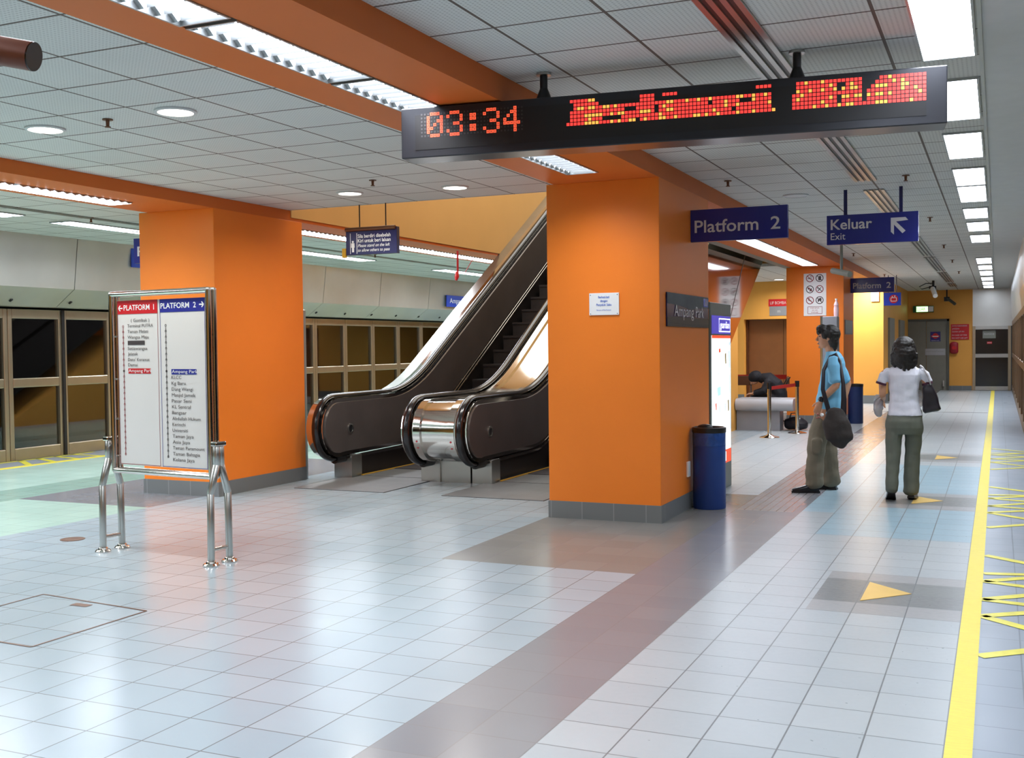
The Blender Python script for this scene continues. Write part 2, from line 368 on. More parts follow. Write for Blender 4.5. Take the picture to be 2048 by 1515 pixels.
def remeshed(mb, name, mat, parent, voxel=0.006, smooth=4, wrinkle=0.0, wscale=14.0, label=None):
    me = mb.data(name, [mat], ORG[parent], False)
    t = bpy.data.objects.new('tmp', me); COL.objects.link(t)
    r = t.modifiers.new('r', 'REMESH'); r.mode = 'VOXEL'; r.voxel_size = voxel
    if smooth:
        sm = t.modifiers.new('s', 'SMOOTH'); sm.factor = 0.5; sm.iterations = smooth
    dg = bpy.context.evaluated_depsgraph_get(); m2 = bpy.data.meshes.new_from_object(t.evaluated_get(dg)); m2.name = name
    bpy.data.objects.remove(t); bpy.data.meshes.remove(me)
    if wrinkle:
        nr = [v.normal.copy() for v in m2.vertices]
        for v, q in zip(m2.vertices, nr):
            a = noise.noise(V((v.co.x * wscale * 0.7, v.co.y * wscale * 0.7, v.co.z * wscale)))
            v.co += q * a * wrinkle
    m2.polygons.foreach_set('use_smooth', [True] * len(m2.polygons)); m2.update()
    if not m2.materials: m2.materials.append(M[mat])
    o = bpy.data.objects.new(name, m2); COL.objects.link(o); o.parent = parent; ORG[o] = ORG[parent]
    if label: o['label'] = label
    return o

# ------------------------------------------------------------------ setting: floor, ceiling, walls
X_R, X_L, Y_END, Z_C = 0.38, -12.4, 36.0, 3.07
def region(x, y):
    if x > -0.08: return 'tile_edge'
    if x > -1.61:
        for k in range(3):
            ya = 6.58 + 4.15 * k
            if ya < y < ya + 0.64 and x > -1.0: return 'tile_dark'
            if ya - 0.26 < y < ya + 0.86 and x > -1.0: return 'tile_mid'
        if 8.84 < y < 14.2: return 'tile_sky' if (x > -1.33 or y > 10) else 'tile_pale'
        return 'tile_pale'
    if x > -2.182:
        if x < -1.68 and y > 9.9: return 'tile_tactile'
        return 'tile_grey'
    if x > -3.64:
        if 6.88 < y < 10.9: return 'tile_brown'
        return 'tile_blue' if y < 10.9 else 'tile_pale'
    if x > -7.47: return 'tile_blue' if y < 24 else 'tile_pale'
    if x > -9.19: return 'tile_grey' if 8.12 < y < 12.5 else 'tile_mint'
    if x > -9.9: return 'tile_green'
    if x > -11.75: return 'tile_mint'
    return 'tile_edge'
xs = sorted({-16.0, X_L - 0.2, -11.75, -9.9, -9.19, -7.47, -3.64, -2.182, -1.68, -1.61, -1.33, -1.0, -0.18, -0.08, 0.7})
ys = {-3.0, 10.9, 6.88, 8.12, 8.84, 9.9, 10, 12.5, 14.0, 14.2, 24.0, Y_END + 0.5}
for k in range(6):
    ya = 6.58 + 4.15 * k; ys |= {ya, ya + 0.64, ya - 0.26, ya + 0.86}
ys = sorted(y for y in ys if y <= Y_END + 0.5)
mb = MB(); mats = []
for i in range(len(xs) - 1):
    if xs[i] < X_L - 0.21: continue
    for j in range(len(ys) - 1):
        r = region((xs[i] + xs[i + 1]) / 2, (ys[j] + ys[j + 1]) / 2)
        if r not in mats: mats.append(r)
        mb.poly([(xs[i], ys[j], 0), (xs[i + 1], ys[j], 0), (xs[i + 1], ys[j + 1], 0), (xs[i], ys[j + 1], 0)], mats.index(r))
struct(mb.build('floor', mats, org=(0, 0, 0)))

mb = MB()
VX0, VX1, VY0, VY1 = -7.3, -3.55, 10.28, 22.4
def cpl(x0, x1, y0, y1, m): mb.box(x0, x1, y0, y1, Z_C, Z_C + 0.06, m)
cpl(-11.85, VX0, -3, Y_END + .3, 0); cpl(VX1, -0.08, -3, Y_END + .3, 0)
cpl(VX0, VX1, -3, VY0, 0); cpl(VX0, VX1, VY1, Y_END + .3, 0); cpl(-0.08, 0.75, -3, Y_END + .3, 1)
struct(mb.build('ceiling', ['ceiling', 'soffit'], org=(0, 0, Z_C)))
# stairwell shaft above the escalators
def wall(name, mat, *b): return struct(MB().box(*b).build(name, mat))
wall('wall_stairwell_left', 'yellow_dim', VX0 - 0.10, VX0 + 0.012, VY0, VY1 + .2, 2.99, 4.5)
wall('wall_upper_left', 'soffit', -11.1, -11.0, VY0 - .2, VY1 + .2, 4.4, 7.0)
wall('floor_upper_left', 'tile_pale', -11.0, VX0 - .1, VY0 - .2, VY1 + .2, 4.4, 4.5)
wall('wall_stairwell_right', 'yellow_dim', VX1 + 0.0, VX1 + 0.12, VY0, VY1 + .2, Z_C + .06, 7.0)
wall('wall_stairwell_front', 'yellow_dim', -11.1, VX1, VY0 - 0.32, VY0 - 0.2, Z_C + .06, 7.0)
wall('wall_stairwell_back', 'yellow_dim', -11.1, VX1, VY1 + .2, VY1 + 0.32, Z_C + .06, 7.0)
wall('ceiling_stairwell', 'soffit', -11.1, VX1 + .2, VY0 - .2, VY1 + .2, 7.0, 7.06)
# wall behind the camera closes the hall
wall('wall_back', 'yellow', -12.6, 0.7, -3.2, -3.0, 0, 3.3)
# end wall with its door, and the lift block
mb = MB(); mb.box(-2.7, -0.70, Y_END, Y_END + 0.2, 0, Z_C); struct(mb.build('wall_end', 'yellow'))
mb = MB(); mb.box(-2.7, -0.72, Y_END - 0.012, Y_END, 0, 0.14); struct(mb.build('baseboard_end', 'plinth'))
mb = MB(); mb.box(-0.70, 0.6, Y_END, Y_END + 0.15, 1.95, Z_C); struct(mb.build('trim_end_panel', 'steel_panel'))
wall('wall_end_left', 'yellow', -12.6, -6.9, Y_END, Y_END + 0.2, 0, Z_C)
LB = 28.0
mb = MB()
mb.box(-6.9, -5.95, LB, LB + 0.25, 0, Z_C); mb.box(-4.3, -2.55, LB, LB + 0.25, 0, Z_C); mb.box(-5.95, -4.3, LB, LB + 0.25, 2.12, Z_C)
mb.box(-2.80, -2.55, LB + 0.25, Y_END, 0, Z_C); mb.box(-6.9, -6.65, LB + 0.25, Y_END, 0, Z_C)
mb.box(-6.2, -4.1, LB + 0.45, LB + 0.55, 0, 2.3)
struct(mb.build('wall_lift_block', 'yellow'))
mb = MB(); mb.box(-4.3, -2.538, LB - 0.012, LB, 0, 0.2); mb.box(-6.9, -5.95, LB - 0.012, LB, 0, 0.2); mb.box(-2.55, -2.538, LB, Y_END - .02, 0, .2)
struct(mb.build('baseboard_lift_block', 'plinth'))
# lift door in its recess
t = thing('lift_door', (-5.1, LB + 0.3, 0), 'brown two leaf lift door in the yellow wall behind the counter', 'lift door')
MB().box(-5.9, -5.02, LB + 0.36, LB + 0.42, 0, 2.10).build('door_leaf', 'lift', t)
MB().box(-5.01, -4.32, LB + 0.36, LB + 0.42, 0, 2.10).build('door_leaf', 'lift', t)
MB().box(-5.94, -5.90, LB + 0.26, LB + 0.43, 0, 2.12).box(-4.32, -4.305, LB + 0.26, LB + 0.43, 0, 2.12).box(-5.94, -4.305, LB + 0.26, LB + 0.43, 2.1, 2.119).build('frame', 'brown_metal', t)

# storage room under the escalators
mb = MB(); mb.prism([(-4.18, 15.8, 0), (-4.18, 19.15, 0), (-4.18, 19.15, 1.86), (-4.18, 15.8, 0.0 + 0.12)], (-2.7, 0, 0)); struct(mb.build('wall_under_escalator', 'yellow'))

# platform screen door walls: header fascia, tunnels behind
def fascia(name, sgn, x, y0, y1, seams, xk, zk, xb, zb):
    mb = MB()
    for a, b in zip(seams[:-1], seams[1:]):
        g = 0.006
        mb.prism([(x, a + g, Z_C), (xk, a + g, zk), (xb, a + g, zb), (xb - sgn * 0.0 + sgn * 0.35, a + g, zb), (x + sgn * 0.5, a + g, Z_C)], (0, b - a - 2 * g, 0))
    return struct(mb.build(name, 'steel_panel'))
fascia('wall_left', -1, -11.72, -3, 36, [-3, -1.0, 1.0, 3.0, 5.2, 7.3, 9.4, 11.47, 13.52, 15.57, 17.62, 19.69, 21.83, 24.01, 26.1, 28.2, 30.3, 32.4, 34.5, 36.2], -11.8, 2.37, -12.15, 2.13)
fascia('wall_right', 1, 0.345, -3, 36, [-3] + [i * 2.05 for i in range(0, 17)] + [36.0], 0.36, 2.4, 0.40, 2.08)
mb = MB()
for y in [i * 1.02 + 0.4 for i in range(35)]: mb.cyl((-12.02, y, 2.21), (-12.06, y, 2.19), 0.018, n=10)
struct(mb.build('trim_1', 'black'))
wall('wall_tunnel_left', 'tunnel', -15.2, -15.0, -3, 36.2, -1.5, 3.2)
wall('wall_tunnel_right', 'tunnel', 2.6, 2.8, -3, 36.2, -1.5, 3.2)
wall('floor_tunnel_left', 'rail_grey', -15.0, X_L - 0.2, -3, 36.2, -1.3, -1.2)
wall('floor_tunnel_right', 'rail_grey', 0.7, 2.6, -3, 36.2, -1.3, -1.2)
wall('ceiling_tunnel_left', 'tunnel', -15.0, -12.55, -3, 36.2, 3.1, 3.2)
wall('ceiling_tunnel_right', 'tunnel', 0.85, 2.6, -3, 36.2, 3.1, 3.2)
wall('wall_tunnel_end', 'tunnel', -15.2, -12.5, 36.2, 36.4, -1.5, 3.2)
wall('wall_tunnel_start', 'tunnel', -15.2, -12.6, -3.4, -3.2, -1.5, 3.2)

# ------------------------------------------------------------------ platform screen door panels
def psd_panel(x, y0, y1, face, label, group=None, zt=2.1, fm='steel_frame'):
    """one glazed steel bay: posts at both ends, top rail, mid rail, sill, two panes"""
    s = face; t = thing('screen_door_panel', (x, (y0 + y1) / 2, 0), label, 'platform screen door', group)
    d = 0.05; p = 0.075
    def bx(a, b, z0, z1, dd=d): return (min(x, x - s * dd * 2), max(x, x - s * dd * 2), a, b, z0, z1)
    MB().box(*bx(y0 + .004, y0 + p, 0.001, zt)).build('post', fm, t, bevel=0.008)
    MB().box(*bx(y1 - p, y1 - .004, 0.001, zt)).build('post', fm, t, bevel=0.008)
    MB().box(*bx(y0 + p, y1 - p, zt - 0.13, zt, 0.045)).build('top_rail', fm, t, bevel=0.006)
    MB().box(*bx(y0 + p, y1 - p, 1.01, 1.14, 0.055)).build('mid_rail', fm, t, bevel=0.012)
    MB().box(*bx(y0 + p, y1 - p, 0.001, 0.17, 0.055)).build('sill', fm, t, bevel=0.012)
    for z0, z1 in ((0.17, 1.01), (1.14, zt - 0.13)):
        MB().box(x - s * 0.045 - 0.004, x - s * 0.045 + 0.004, y0 + p, y1 - p, z0, z1).build('glass_pane', 'glass', t)
    return t
edges_l = [8.8, 9.83, 10.85, 11.81, 12.75, 13.68, 14.6, 15.5, 16.4, 17.31, 18.22, 19.32, 20.42, 21.52, 22.6, 23.7]
lab_l = ['steel and glass platform door bay cut off by the left photo edge, upper pane dark',
         'dark glazed platform door bay at the photo left edge, before the first full bay',
         'full steel framed platform door bay left of the map board',
         'glazed platform door bay running behind the map board edge and its left legs']
lab_r = ['narrow glazed platform door bay right beside the left orange pillar',
         'glazed platform door bay reflecting an orange wall, second right of the left pillar',
         'dark glazed platform door bay above the left escalator newel',
         'brown reflecting platform door bay just left of the escalator slope',
         'brown reflecting platform door bay touching the escalator handrail',
         'glazed platform door bay half hidden by the escalator balustrade']
for i in range(len(edges_l) - 1):
    a, b = edges_l[i], edges_l[i + 1]
    if i < 4: psd_panel(X_L, a, b, 1, lab_l[i])
    elif i < 8: psd_panel(X_L, a, b, 1, 'glazed platform door bay hidden behind the left orange pillar', 'bays behind the left pillar')
    elif i - 8 < 6: psd_panel(X_L, a, b, 1, lab_r[i - 8])
    else: psd_panel(X_L, a, b, 1, 'glazed platform door bay hidden behind the escalator', 'bays behind the escalator')
for i in range(15):
    psd_panel(0.385, 6.0 + i * 2.0, 8.0 + i * 2.0, -1, 'steel framed glass door bay, brown reflection painted on, seen edge-on along the right platform edge', 'door bays along the right platform edge', zt=2.08, fm='brown_reflection_frame')
mb = MB().box(-12.39, -12.38, 11.81 - .025, 11.81 + .025, 0.0, 2.1); tag(mb.build('door_seam_post', 'black'), 'black vertical seam post between two left platform door bays', 'post')

# end gate of the right platform
t = thing('end_gate', (-0.05, Y_END, 0), 'steel and dark glass end gate where the yellow platform line stops', 'gate')
MB().box(-0.70, -0.62, Y_END - .05, Y_END + .1, 0, 1.95).box(0.28, 0.36, Y_END - .05, Y_END + .1, 0, 1.95).build('post', 'steel_frame', t)
MB().box(-0.62, 0.28, Y_END - .08, Y_END + .05, 1.85, 1.95).build('top_rail', 'steel', t)
MB().box(-0.62, 0.28, Y_END - .10, Y_END + .05, 1.00, 1.11).build('mid_rail', 'steel', t)
MB().box(-0.62, 0.28, Y_END - .10, Y_END + .05, 0.01, 0.13).build('sill', 'steel', t)
MB().box(-0.62, 0.28, Y_END - .0, Y_END + .01, 1.11, 1.85).build('glass_pane', 'black_gloss', t)
MB().box(-0.62, 0.28, Y_END - .0, Y_END + .01, 0.13, 1.00).build('glass_pane', 'black_gloss', t)
mb = MB(); q = Pl((-0.42, Y_END - .005, 1.58), (1, 0, 0), (0, 0, 1), mb); q.rect(0, 0, .36, .24, 0); q.rect(.12, -.17, .26, -.10, 1)
q.text('notice', 0.04, .1, w=.28, m=2); q.rect(.13, -.145, .25, -.125, 2, .001); mb.build('notice', ['grey_paint', 'red', 'sign_text'], t, label='grey notice and small red sticker')

# grey door in the end wall
t = thing('grey_door', (-2.0, Y_END, 0), 'grey double door in the yellow end wall behind the woman', 'door')
MB().box(-2.66, -2.02, Y_END - .03, Y_END, 0, 2.12).build('door_leaf', 'door_grey', t)
MB().box(-2.01, -1.43, Y_END - .03, Y_END, 0, 2.12).build('door_leaf', 'door_grey', t)
MB().box(-1.43, -1.36, Y_END - .06, Y_END, 0, 2.19).box(-2.7, -1.36, Y_END - .06, Y_END, 2.12, 2.19).build('frame', 'door_trim', t)
MB().box(-1.54, -1.5, Y_END - .08, Y_END - .03, 0.12, 0.3).build('floor_bolt', 'steel', t)
mb = MB(); q = Pl((-1.90, Y_END - .032, 1.5), (1, 0, 0), (0, 0, 1), mb); q.rect(0, 0, .29, .30, 0); q.disk(.145, .17, .085, 1, l=.001); q.rect(.03, .13, .26, .19, 1, .002); q.rect(.06, .145, .23, .17, 2, .003)
q.text('DILARANG MASUK', .03, .02, w=.23, m=2); mb.build('no_entry_sign', ['navy', 'red', 'white'], t, label='navy and red no entry sign')
mb = MB(); q = Pl((-2.05, Y_END - .032, 1.08), (1, 0, 0), (0, 0, 1), mb); q.rect(0, 0, .58, .2, 0); q.text('KAKITANGAN SAHAJA', .03, .1, w=.5, m=1); mb.build('notice_strip', ['counter', 'grey_paint'], t)

mb = MB(); q = Pl((-1.31, Y_END - .004, 1.55), (1, 0, 0), (0, 0, 1), mb); mb.box(-1.31, -0.80, Y_END - .02, Y_END - .001, 1.55, 2.02, 0); q = Pl((-1.31, Y_END - .021, 1.55), (1, 0, 0), (0, 0, 1), mb)
for k, (s_, w_) in enumerate((('AWAS KEBAKARAN', .42), ('JANGAN', .2), ('GUNA LIF INI', .34), ('IN CASE OF FIRE', .42), ('DO NOT USE LIFT', .44))): q.text(s_, .03, .40 - k * .088 - (.0 if k < 3 else .02), w=w_, h=.042, m=1)
tag(mb.build('fire_notice', ['red', 'sign_text']), 'red notice board with white lines of text on the yellow end wall', 'sign')
t = thing('hose_reel', (-1.22, Y_END - .06, 1.1), 'dark red round hose reel on the end wall under the red notice', 'hose reel')
mb = MB(); mb.limb([(-1.22, Y_END - .06, 1.17), (-1.22, Y_END - .06, 1.43)], [(.12, .05), (.12, .05)], ref=(1, 0, 0)); mb.build('drum', 'dark_red', t, smooth=True)
mb = MB(); mb.cyl((-1.22, Y_END - .13, 1.3), (-1.22, Y_END - .1, 1.3), .06); mb.build('hub', 'red', t, smooth=True)

t = thing('exit_lightbox', (-2.1, Y_END - .25, 2.38), 'green lit emergency exit box on the yellow end wall', 'exit sign')
MB().box(-2.40, -1.80, Y_END - .12, Y_END - .02, 2.40, 2.60).build('case', 'exit_dark', t)
mb = MB(); q = Pl((-2.40, Y_END - .121, 2.40), (1, 0, 0), (0, 0, 1), mb); q.rect(.1, .02, .43, .18, 0); q.rect(.43, .02, .59, .18, 2); q.text('KELUAR', .02, .055, w=.34, h=.1, m=1, l=.002); mb.build('lit_face', ['exit_green', 'exit_dark', 'white'], t)
MB().box(-2.2, -2.0, Y_END - .02, Y_END, 2.45, 2.55).build('bracket', 'exit_dark', t)

# grey service doors on the side of the lift block, seen edge-on
for k, (a, b, l) in enumerate(((29.2, 30.6, 'nearer grey service door on the side of the yellow lift block'), (32.4, 34.0, 'farther grey service door on the side of the yellow lift block'))):
    t = thing('service_door', (-2.53, (a + b) / 2, 0), l, 'door')
    MB().box(-2.549, -2.50, a, b, 0, 2.12).build('door_leaf', 'door_grey', t)
    MB().box(-2.50, -2.46, b - .2, b - .16, 0.9, 1.2).build('handle', 'black', t)

# ------------------------------------------------------------------ orange pillars and ceiling beams
def pillar(x0, x1, y0, y1, label, ztop=2.922):
    t = thing('pillar', ((x0 + x1) / 2, (y0 + y1) / 2, 0), label, 'pillar')
    MB().box(x0, x1, y0, y1, 0.14, ztop).build('shaft', 'orange', t, bevel=0.006)
    MB().box(x0 - .006, x1 + .006, y0 - .006, y1 + .006, 0.0, 0.15).build('plinth', 'plinth', t)
    return t
BX0, BX1, LX0, LX1 = -3.62, -2.6, -8.28, -7.3
pillar(BX0, BX1, 8.9, 10.6, 'large orange pillar beside the escalators, with the white warning plate')
pillar(LX0, LX1, 8.95, 10.5, 'orange pillar on the left, behind the platform map board', 2.957)
pillar(-3.64, BX1, 20.9, 22.4, 'far orange pillar with the prohibition poster, behind the man')

def beam(name, label, x0, x1, zb, slots, s0, s1, y0, y1):
    """orange downstand beam; the lamp slots are open channels in its underside"""
    mb = MB()
    mb.box(x0, s0, y0, y1, zb, Z_C - .001); mb.box(s1, x1, y0, y1, zb, Z_C - .001)
    cur = y0
    for a, b in slots + [(y1, y1)]:
        if a > cur: mb.box(s0, s1, cur, a, zb, Z_C - .001)
        if b > a: mb.box(s0, s1, a, b, zb + 0.095, Z_C - .001)
        cur = b
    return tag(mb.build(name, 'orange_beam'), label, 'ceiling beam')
BS0, BS1 = -3.245, -2.965
slots_a = [(-2.0, 6.06), (6.1, 8.45), (12.9, 20.4), (24.0, 27.6)]
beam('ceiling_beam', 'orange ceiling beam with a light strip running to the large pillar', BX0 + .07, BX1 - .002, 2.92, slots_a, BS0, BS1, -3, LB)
LS0, LS1 = -7.98, -7.7
slots_b = [(-1.0, 8.3), (11.0, 24.0)]
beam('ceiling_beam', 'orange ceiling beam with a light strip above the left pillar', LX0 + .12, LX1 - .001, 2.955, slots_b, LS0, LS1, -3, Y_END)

def louvre_lamp(s0, s1, zb, y0, y1, label, group, flush=False):
    """recessed fluorescent fitting: lit tray, V blades and scalloped side reflectors"""
    t = thing('louvre_light', ((s0 + s1) / 2, (y0 + y1) / 2, zb), label, 'ceiling light', group)
    area('louvre_beam', ((s0 + s1) / 2, (y0 + y1) / 2, zb - (.024 if flush else .008)), s1 - s0 - .06, 7.0 * (y1 - y0), (.955, .965, 1.0), size_y=y1 - y0 - .06, spread=math.radians(140))
    mb = MB(); mb.box(s0 + .012, s1 - .012, y0 + .012, y1 - .012, zb + (-.016 if flush else .028), zb + 0.055); mb.build('lit_tray', 'lamp_beam', t)
    mb = MB(); g = .012
    mb.box(s0 + .001, s0 + g, y0 + .003, y1 - .003, zb - .006, zb + .09); mb.box(s1 - g, s1 - .001, y0 + .003, y1 - .003, zb - .006, zb + .09)
    mb.box(s0 + g, s1 - g, y0 + .003, y0 + g, zb - .006, zb + .09); mb.box(s0 + g, s1 - g, y1 - g, y1 - .003, zb - .006, zb + .09)
    mb.build('frame', 'alu', t)
    n = int((y1 - y0) / 0.094)
    if flush:
        for xa, xb in ((s0 + .002, s0 + g), (s1 - g, s1 - .002)):
            mb = MB()
            for i in range(n):
                yc = y0 + (i + 0.5) * (y1 - y0) / n; h = (y1 - y0) / n / 2
                mb.prism([(xa, yc - h, zb - .006), (xa, yc + h, zb - .006), (xa, yc, zb - .02)], (xb - xa, 0, 0))
            mb.build('side_reflector', 'alu', t)
        return t
    mb = MB()
    for i in range(n):
        yc = y0 + (i + 0.5) * (y1 - y0) / n; h = (y1 - y0) / n / 2
        for xa, xb in ((s0 + g, s0 + .035), (s1 - .035, s1 - g)):
            mb.prism([(xa, yc - h * .9, zb + .034), (xa, yc + h * .9, zb + .034), (xa, yc, zb + .0)], (xb - xa, 0, 0))
        mb.prism([(s0 + .05, yc - .004, zb + .03), (s0 + .05, yc + .004, zb + .03), (s0 + .05, yc, zb + .002)], (s1 - s0 - .1, 0, 0))
    mb.build('louvre', 'alu', t)
    return t
def row(s0, s1, zb, units, labels, group, flush=False):
    for (a, b), l in zip(units, labels): louvre_lamp(s0, s1, zb, a, b, l, group, flush)
row(BS0, BS1, 2.92, [(-0.9, .2), (.25, 1.35), (1.4, 2.5)], ['recessed louvre light in the beam overhead, behind the photo edge'] * 3, 'beam lights overhead')
row(BS0, BS1, 2.92, [(2.66, 3.78), (3.81, 4.92), (4.95, 6.04), (7.31, 8.43)],
    ['louvre light in the right beam, cut by the top photo edge', 'second louvre light in the right beam, fully in view', 'louvre light in the right beam ending behind the red LED sign', 'louvre light in the right beam under the LED sign, next to the pillar'], 'lights in the right beam')
row(BS0, BS1, 2.92, [(12.95, 14.6), (14.65, 16.3), (16.35, 18.3), (18.35, 20.3)],
    ['long beam light beyond the large pillar, nearest end at the blue sign', 'beam light beyond the large pillar, second', 'beam light beyond the large pillar, third', 'beam light touching the far orange pillar'], 'lights beyond the large pillar', True)
row(BS0, BS1, 2.92, [(24.2, 25.8), (25.9, 27.5)], ['beam light hidden behind the far orange pillar'] * 2, 'hidden beam lights', True)
row(LS0, LS1, 2.955, [(0.2, 1.9), (2.0, 3.7)], ['left beam light outside the left photo edge'] * 2, 'left beam lights out of frame')
row(LS0, LS1, 2.955, [(3.8, 5.4), (5.45, 6.85), (6.9, 8.25)], ['left beam light cut by the left photo edge', 'left beam light, first of the two leading to the left pillar', 'left beam light ending at the left orange pillar'], 'lights in the left beam', True)
row(LS0, LS1, 2.955, [(11.05, 12.7), (12.75, 14.4), (14.45, 16.1), (16.15, 17.8), (17.85, 19.5)],
    ['left beam light right of the left pillar, ending behind the blue stand-left sign', 'left beam light behind the blue stand-left sign', 'left beam light just right of the blue stand-left sign', 'left beam light above the red hanging strap', 'left beam light ending at the escalator handrail'], 'lights under the yellow stairwell wall', True)

# ------------------------------------------------------------------ ceiling fittings
def troffer(x0, x1, y0, y1, label, group):
    t = thing('troffer_light', ((x0 + x1) / 2, (y0 + y1) / 2, Z_C), label, 'ceiling light', group)
    area('troffer_beam', ((x0 + x1) / 2, (y0 + y1) / 2, Z_C - .018), x1 - x0 - .02, (27.0 if x0 > -5 else 62.0) * (y1 - y0) * (x1 - x0), (.92, .95, 1.0), size_y=y1 - y0 - .04, spread=math.radians(118 if x0 > -5 else 160))
    MB().box(x0, x1, y0, y1, Z_C - .014, Z_C - .001).build('diffuser', 'lamp', t)
    g = .012
    MB().box(x0 - g, x0, y0 - g, y1 + g, Z_C - .016, Z_C - .0005).box(x1, x1 + g, y0 - g, y1 + g, Z_C - .016, Z_C - .0005).box(x0, x1, y0 - g, y0, Z_C - .016, Z_C - .0005).box(x0, x1, y1, y1 + g, Z_C - .016, Z_C - .0005).build('frame', 'alu', t)
    return t
ordn = ['first', 'second', 'third', 'fourth', 'fifth', 'sixth', 'seventh', 'eighth', 'ninth', 'tenth', 'eleventh', 'twelfth', 'thirteenth', 'fourteenth', 'fifteenth']
rl = [(5.1, 6.44), (7.02, 8.26), (8.82, 10.0), (10.63, 11.76), (11.86, 13.17), (13.87, 15.2), (15.5, 16.95), (17.4, 18.9), (22.3, 24.1), (24.5, 26.1), (26.5, 28.4), (29.1, 30.9), (31.4, 33.2), (33.6, 35.2)]
for (a, b), o in zip(rl, ordn): troffer(-0.375, -0.118, a, b - (0.0 if b < 15 else .25), 'white square ceiling light along the right platform edge, %s from the camera' % o, 'right edge lights')
for a in (3.2, 1.3, -0.6, -2.4): troffer(-0.375, -0.118, a, a + 1.25, 'unseen ceiling light added for lighting above the camera on the right platform edge', 'added lights above the camera')  # out of view, added to carry the row's lighting back over the camera
ll = [(7.9, 9.12, 'left platform ceiling light at the left photo edge'), (9.8, 11.02, 'left platform ceiling light, nearer of the pair left of the orange pillar'), (11.06, 12.3, 'left platform ceiling light running behind the left orange pillar'),
      (14.5, 15.7, 'left platform ceiling light under the blue stand-left sign'), (15.75, 16.8, 'left platform ceiling light, second right of the pillar'), (19.5, 21.4, 'left platform ceiling light behind the red hanging strap'), (21.5, 22.8, 'left platform ceiling light at the escalator handrail')]
for a, b, l in ll:
    troffer(-10.44, -10.30, a, b, l, 'left platform lights'); 
    c = troffer(-10.26, -10.12, a, b, l.replace('ceiling light', 'ceiling light, inner tube'), 'left platform lights')
for a in (0.5, 2.5, 4.5, 6.2): troffer(-10.44, -10.12, a, a + 1.2, 'left platform ceiling light outside the left photo edge', 'left lights out of frame')
for a in (24.0, 26.0, 28.0, 30.0): troffer(-10.44, -10.12, a, a + 1.2, 'left platform ceiling light hidden behind the escalator', 'left lights behind the escalator')

def downlight(x, y, label, lit=True):
    t = thing('downlight', (x, y, Z_C), label, 'downlight')
    mb = MB(); mb.lathe((x, y, Z_C), [(.135, -.001), (.135, -.012), (.115, -.016), (.112, -.008)], 28); mb.build('trim_ring', 'soffit', t, smooth=True)
    mb = MB(); mb.cyl((x, y, Z_C - .009), (x, y, Z_C - .012), .112, n=28); mb.build('lens', 'lamp_small' if lit else 'soffit', t)
    if lit: area('downlight_glow', (x, y, Z_C - .03), 0.2, 9, (1, .95, .88), spread=math.radians(155))
downlight(-6.08, 5.68, 'round downlight nearest the left photo edge'); downlight(-4.89, 5.64, 'round downlight in the ceiling above the map board, beside a sprinkler')
downlight(-5.94, 9.38, 'round downlight above the blue stand-left sign'); downlight(-4.83, 9.52, 'round downlight just left of the large pillar top')
downlight(-1.95, 11.77, 'unlit round ceiling disc between the two blue platform signs', False)
downlight(-4.9, 27.1, 'round downlight before the lift, beside the far pillar'); downlight(-4.2, 26.6, 'round downlight cut by the far pillar edge')
area('wall_wash', (-2.9, 27.5, 2.9), 0.25, 26, (1, .96, .86))

def sprinkler(x, y, label, group=None):
    t = thing('sprinkler', (x, y, Z_C), label, 'sprinkler', group)
    MB().cyl((x, y, Z_C - .001), (x, y, Z_C - .008), .035, n=14).build('escutcheon', 'brown_metal', t, smooth=True)
    MB().cyl((x, y, Z_C - .008), (x, y, Z_C - .05), .013, .011, n=10).cyl((x, y, Z_C - .05), (x, y, Z_C - .056), .02, n=12).build('head', 'brown_metal', t, smooth=True)
sprinkler(-5.47, 5.64, 'dark ceiling sprinkler between the two left downlights'); sprinkler(-5.31, 8.78, 'dark ceiling sprinkler above the blue stand-left sign')
sprinkler(-2.36, 10.41, 'dark sprinkler near the top of the large pillar'); sprinkler(-0.79, 10.86, 'dark sprinkler right above the blue exit sign'); sprinkler(-0.78, 14.68, 'dark sprinkler right of the blue exit sign')
for y, l in ((19.0, 'dark sprinkler below right of the exit sign, third in its row'), (22.6, 'dark sprinkler far down the ceiling, fourth in its row'), (26.4, 'tiny far sprinkler, fifth in its row')): sprinkler(-0.8, y, l)
for p, l in ((at(1707, 506, 2, Z_C), 'small sprinkler right of the grey hanging speaker'), (at(1769, 548, 2, Z_C), 'small sprinkler above the far platform sign'), (at(182, 435, 2, Z_C), 'sprinkler on the left platform ceiling near the light tubes'), (at(750, 508, 2, Z_C), 'sprinkler under the blue stand-left sign')): sprinkler(p.x, p.y, l)

def slot_vent(x0, x1, y0, y1, label, group):
    t = thing('slot_vent', ((x0 + x1) / 2, (y0 + y1) / 2, Z_C), label, 'air vent', group)
    w = (x1 - x0) / 7
    MB().box(x0, x1, y0, y1, Z_C - .004, Z_C - .001).build('backing', 'black', t)
    mb = MB()
    for k in (0, 2, 4, 6): mb.box(x0 + w * k, x0 + w * (k + 1), y0, y1, Z_C - .014, Z_C - .003)
    mb.build('blade', 'steel', t)
for k, (a, b) in enumerate(((2.5, 6.9), (7.2, 11.0), (11.7, 16.9), (17.3, 21.2), (21.6, 26.0), (26.5, 31.0), (31.8, 33.6))): slot_vent(-1.26, -1.06, a, b, 'long slot air vent in the right ceiling, %s from the camera' % ordn[k], 'slot vents in the right ceiling')
slot_vent(-9.75, -9.68, 5.0, 24.0, 'thin dark slot vent in the left platform ceiling', 'left slot vent')
struct(MB().box(-0.095, -0.075, -3, Y_END, Z_C - .012, Z_C - .0005).build('trim_2', 'alu'))

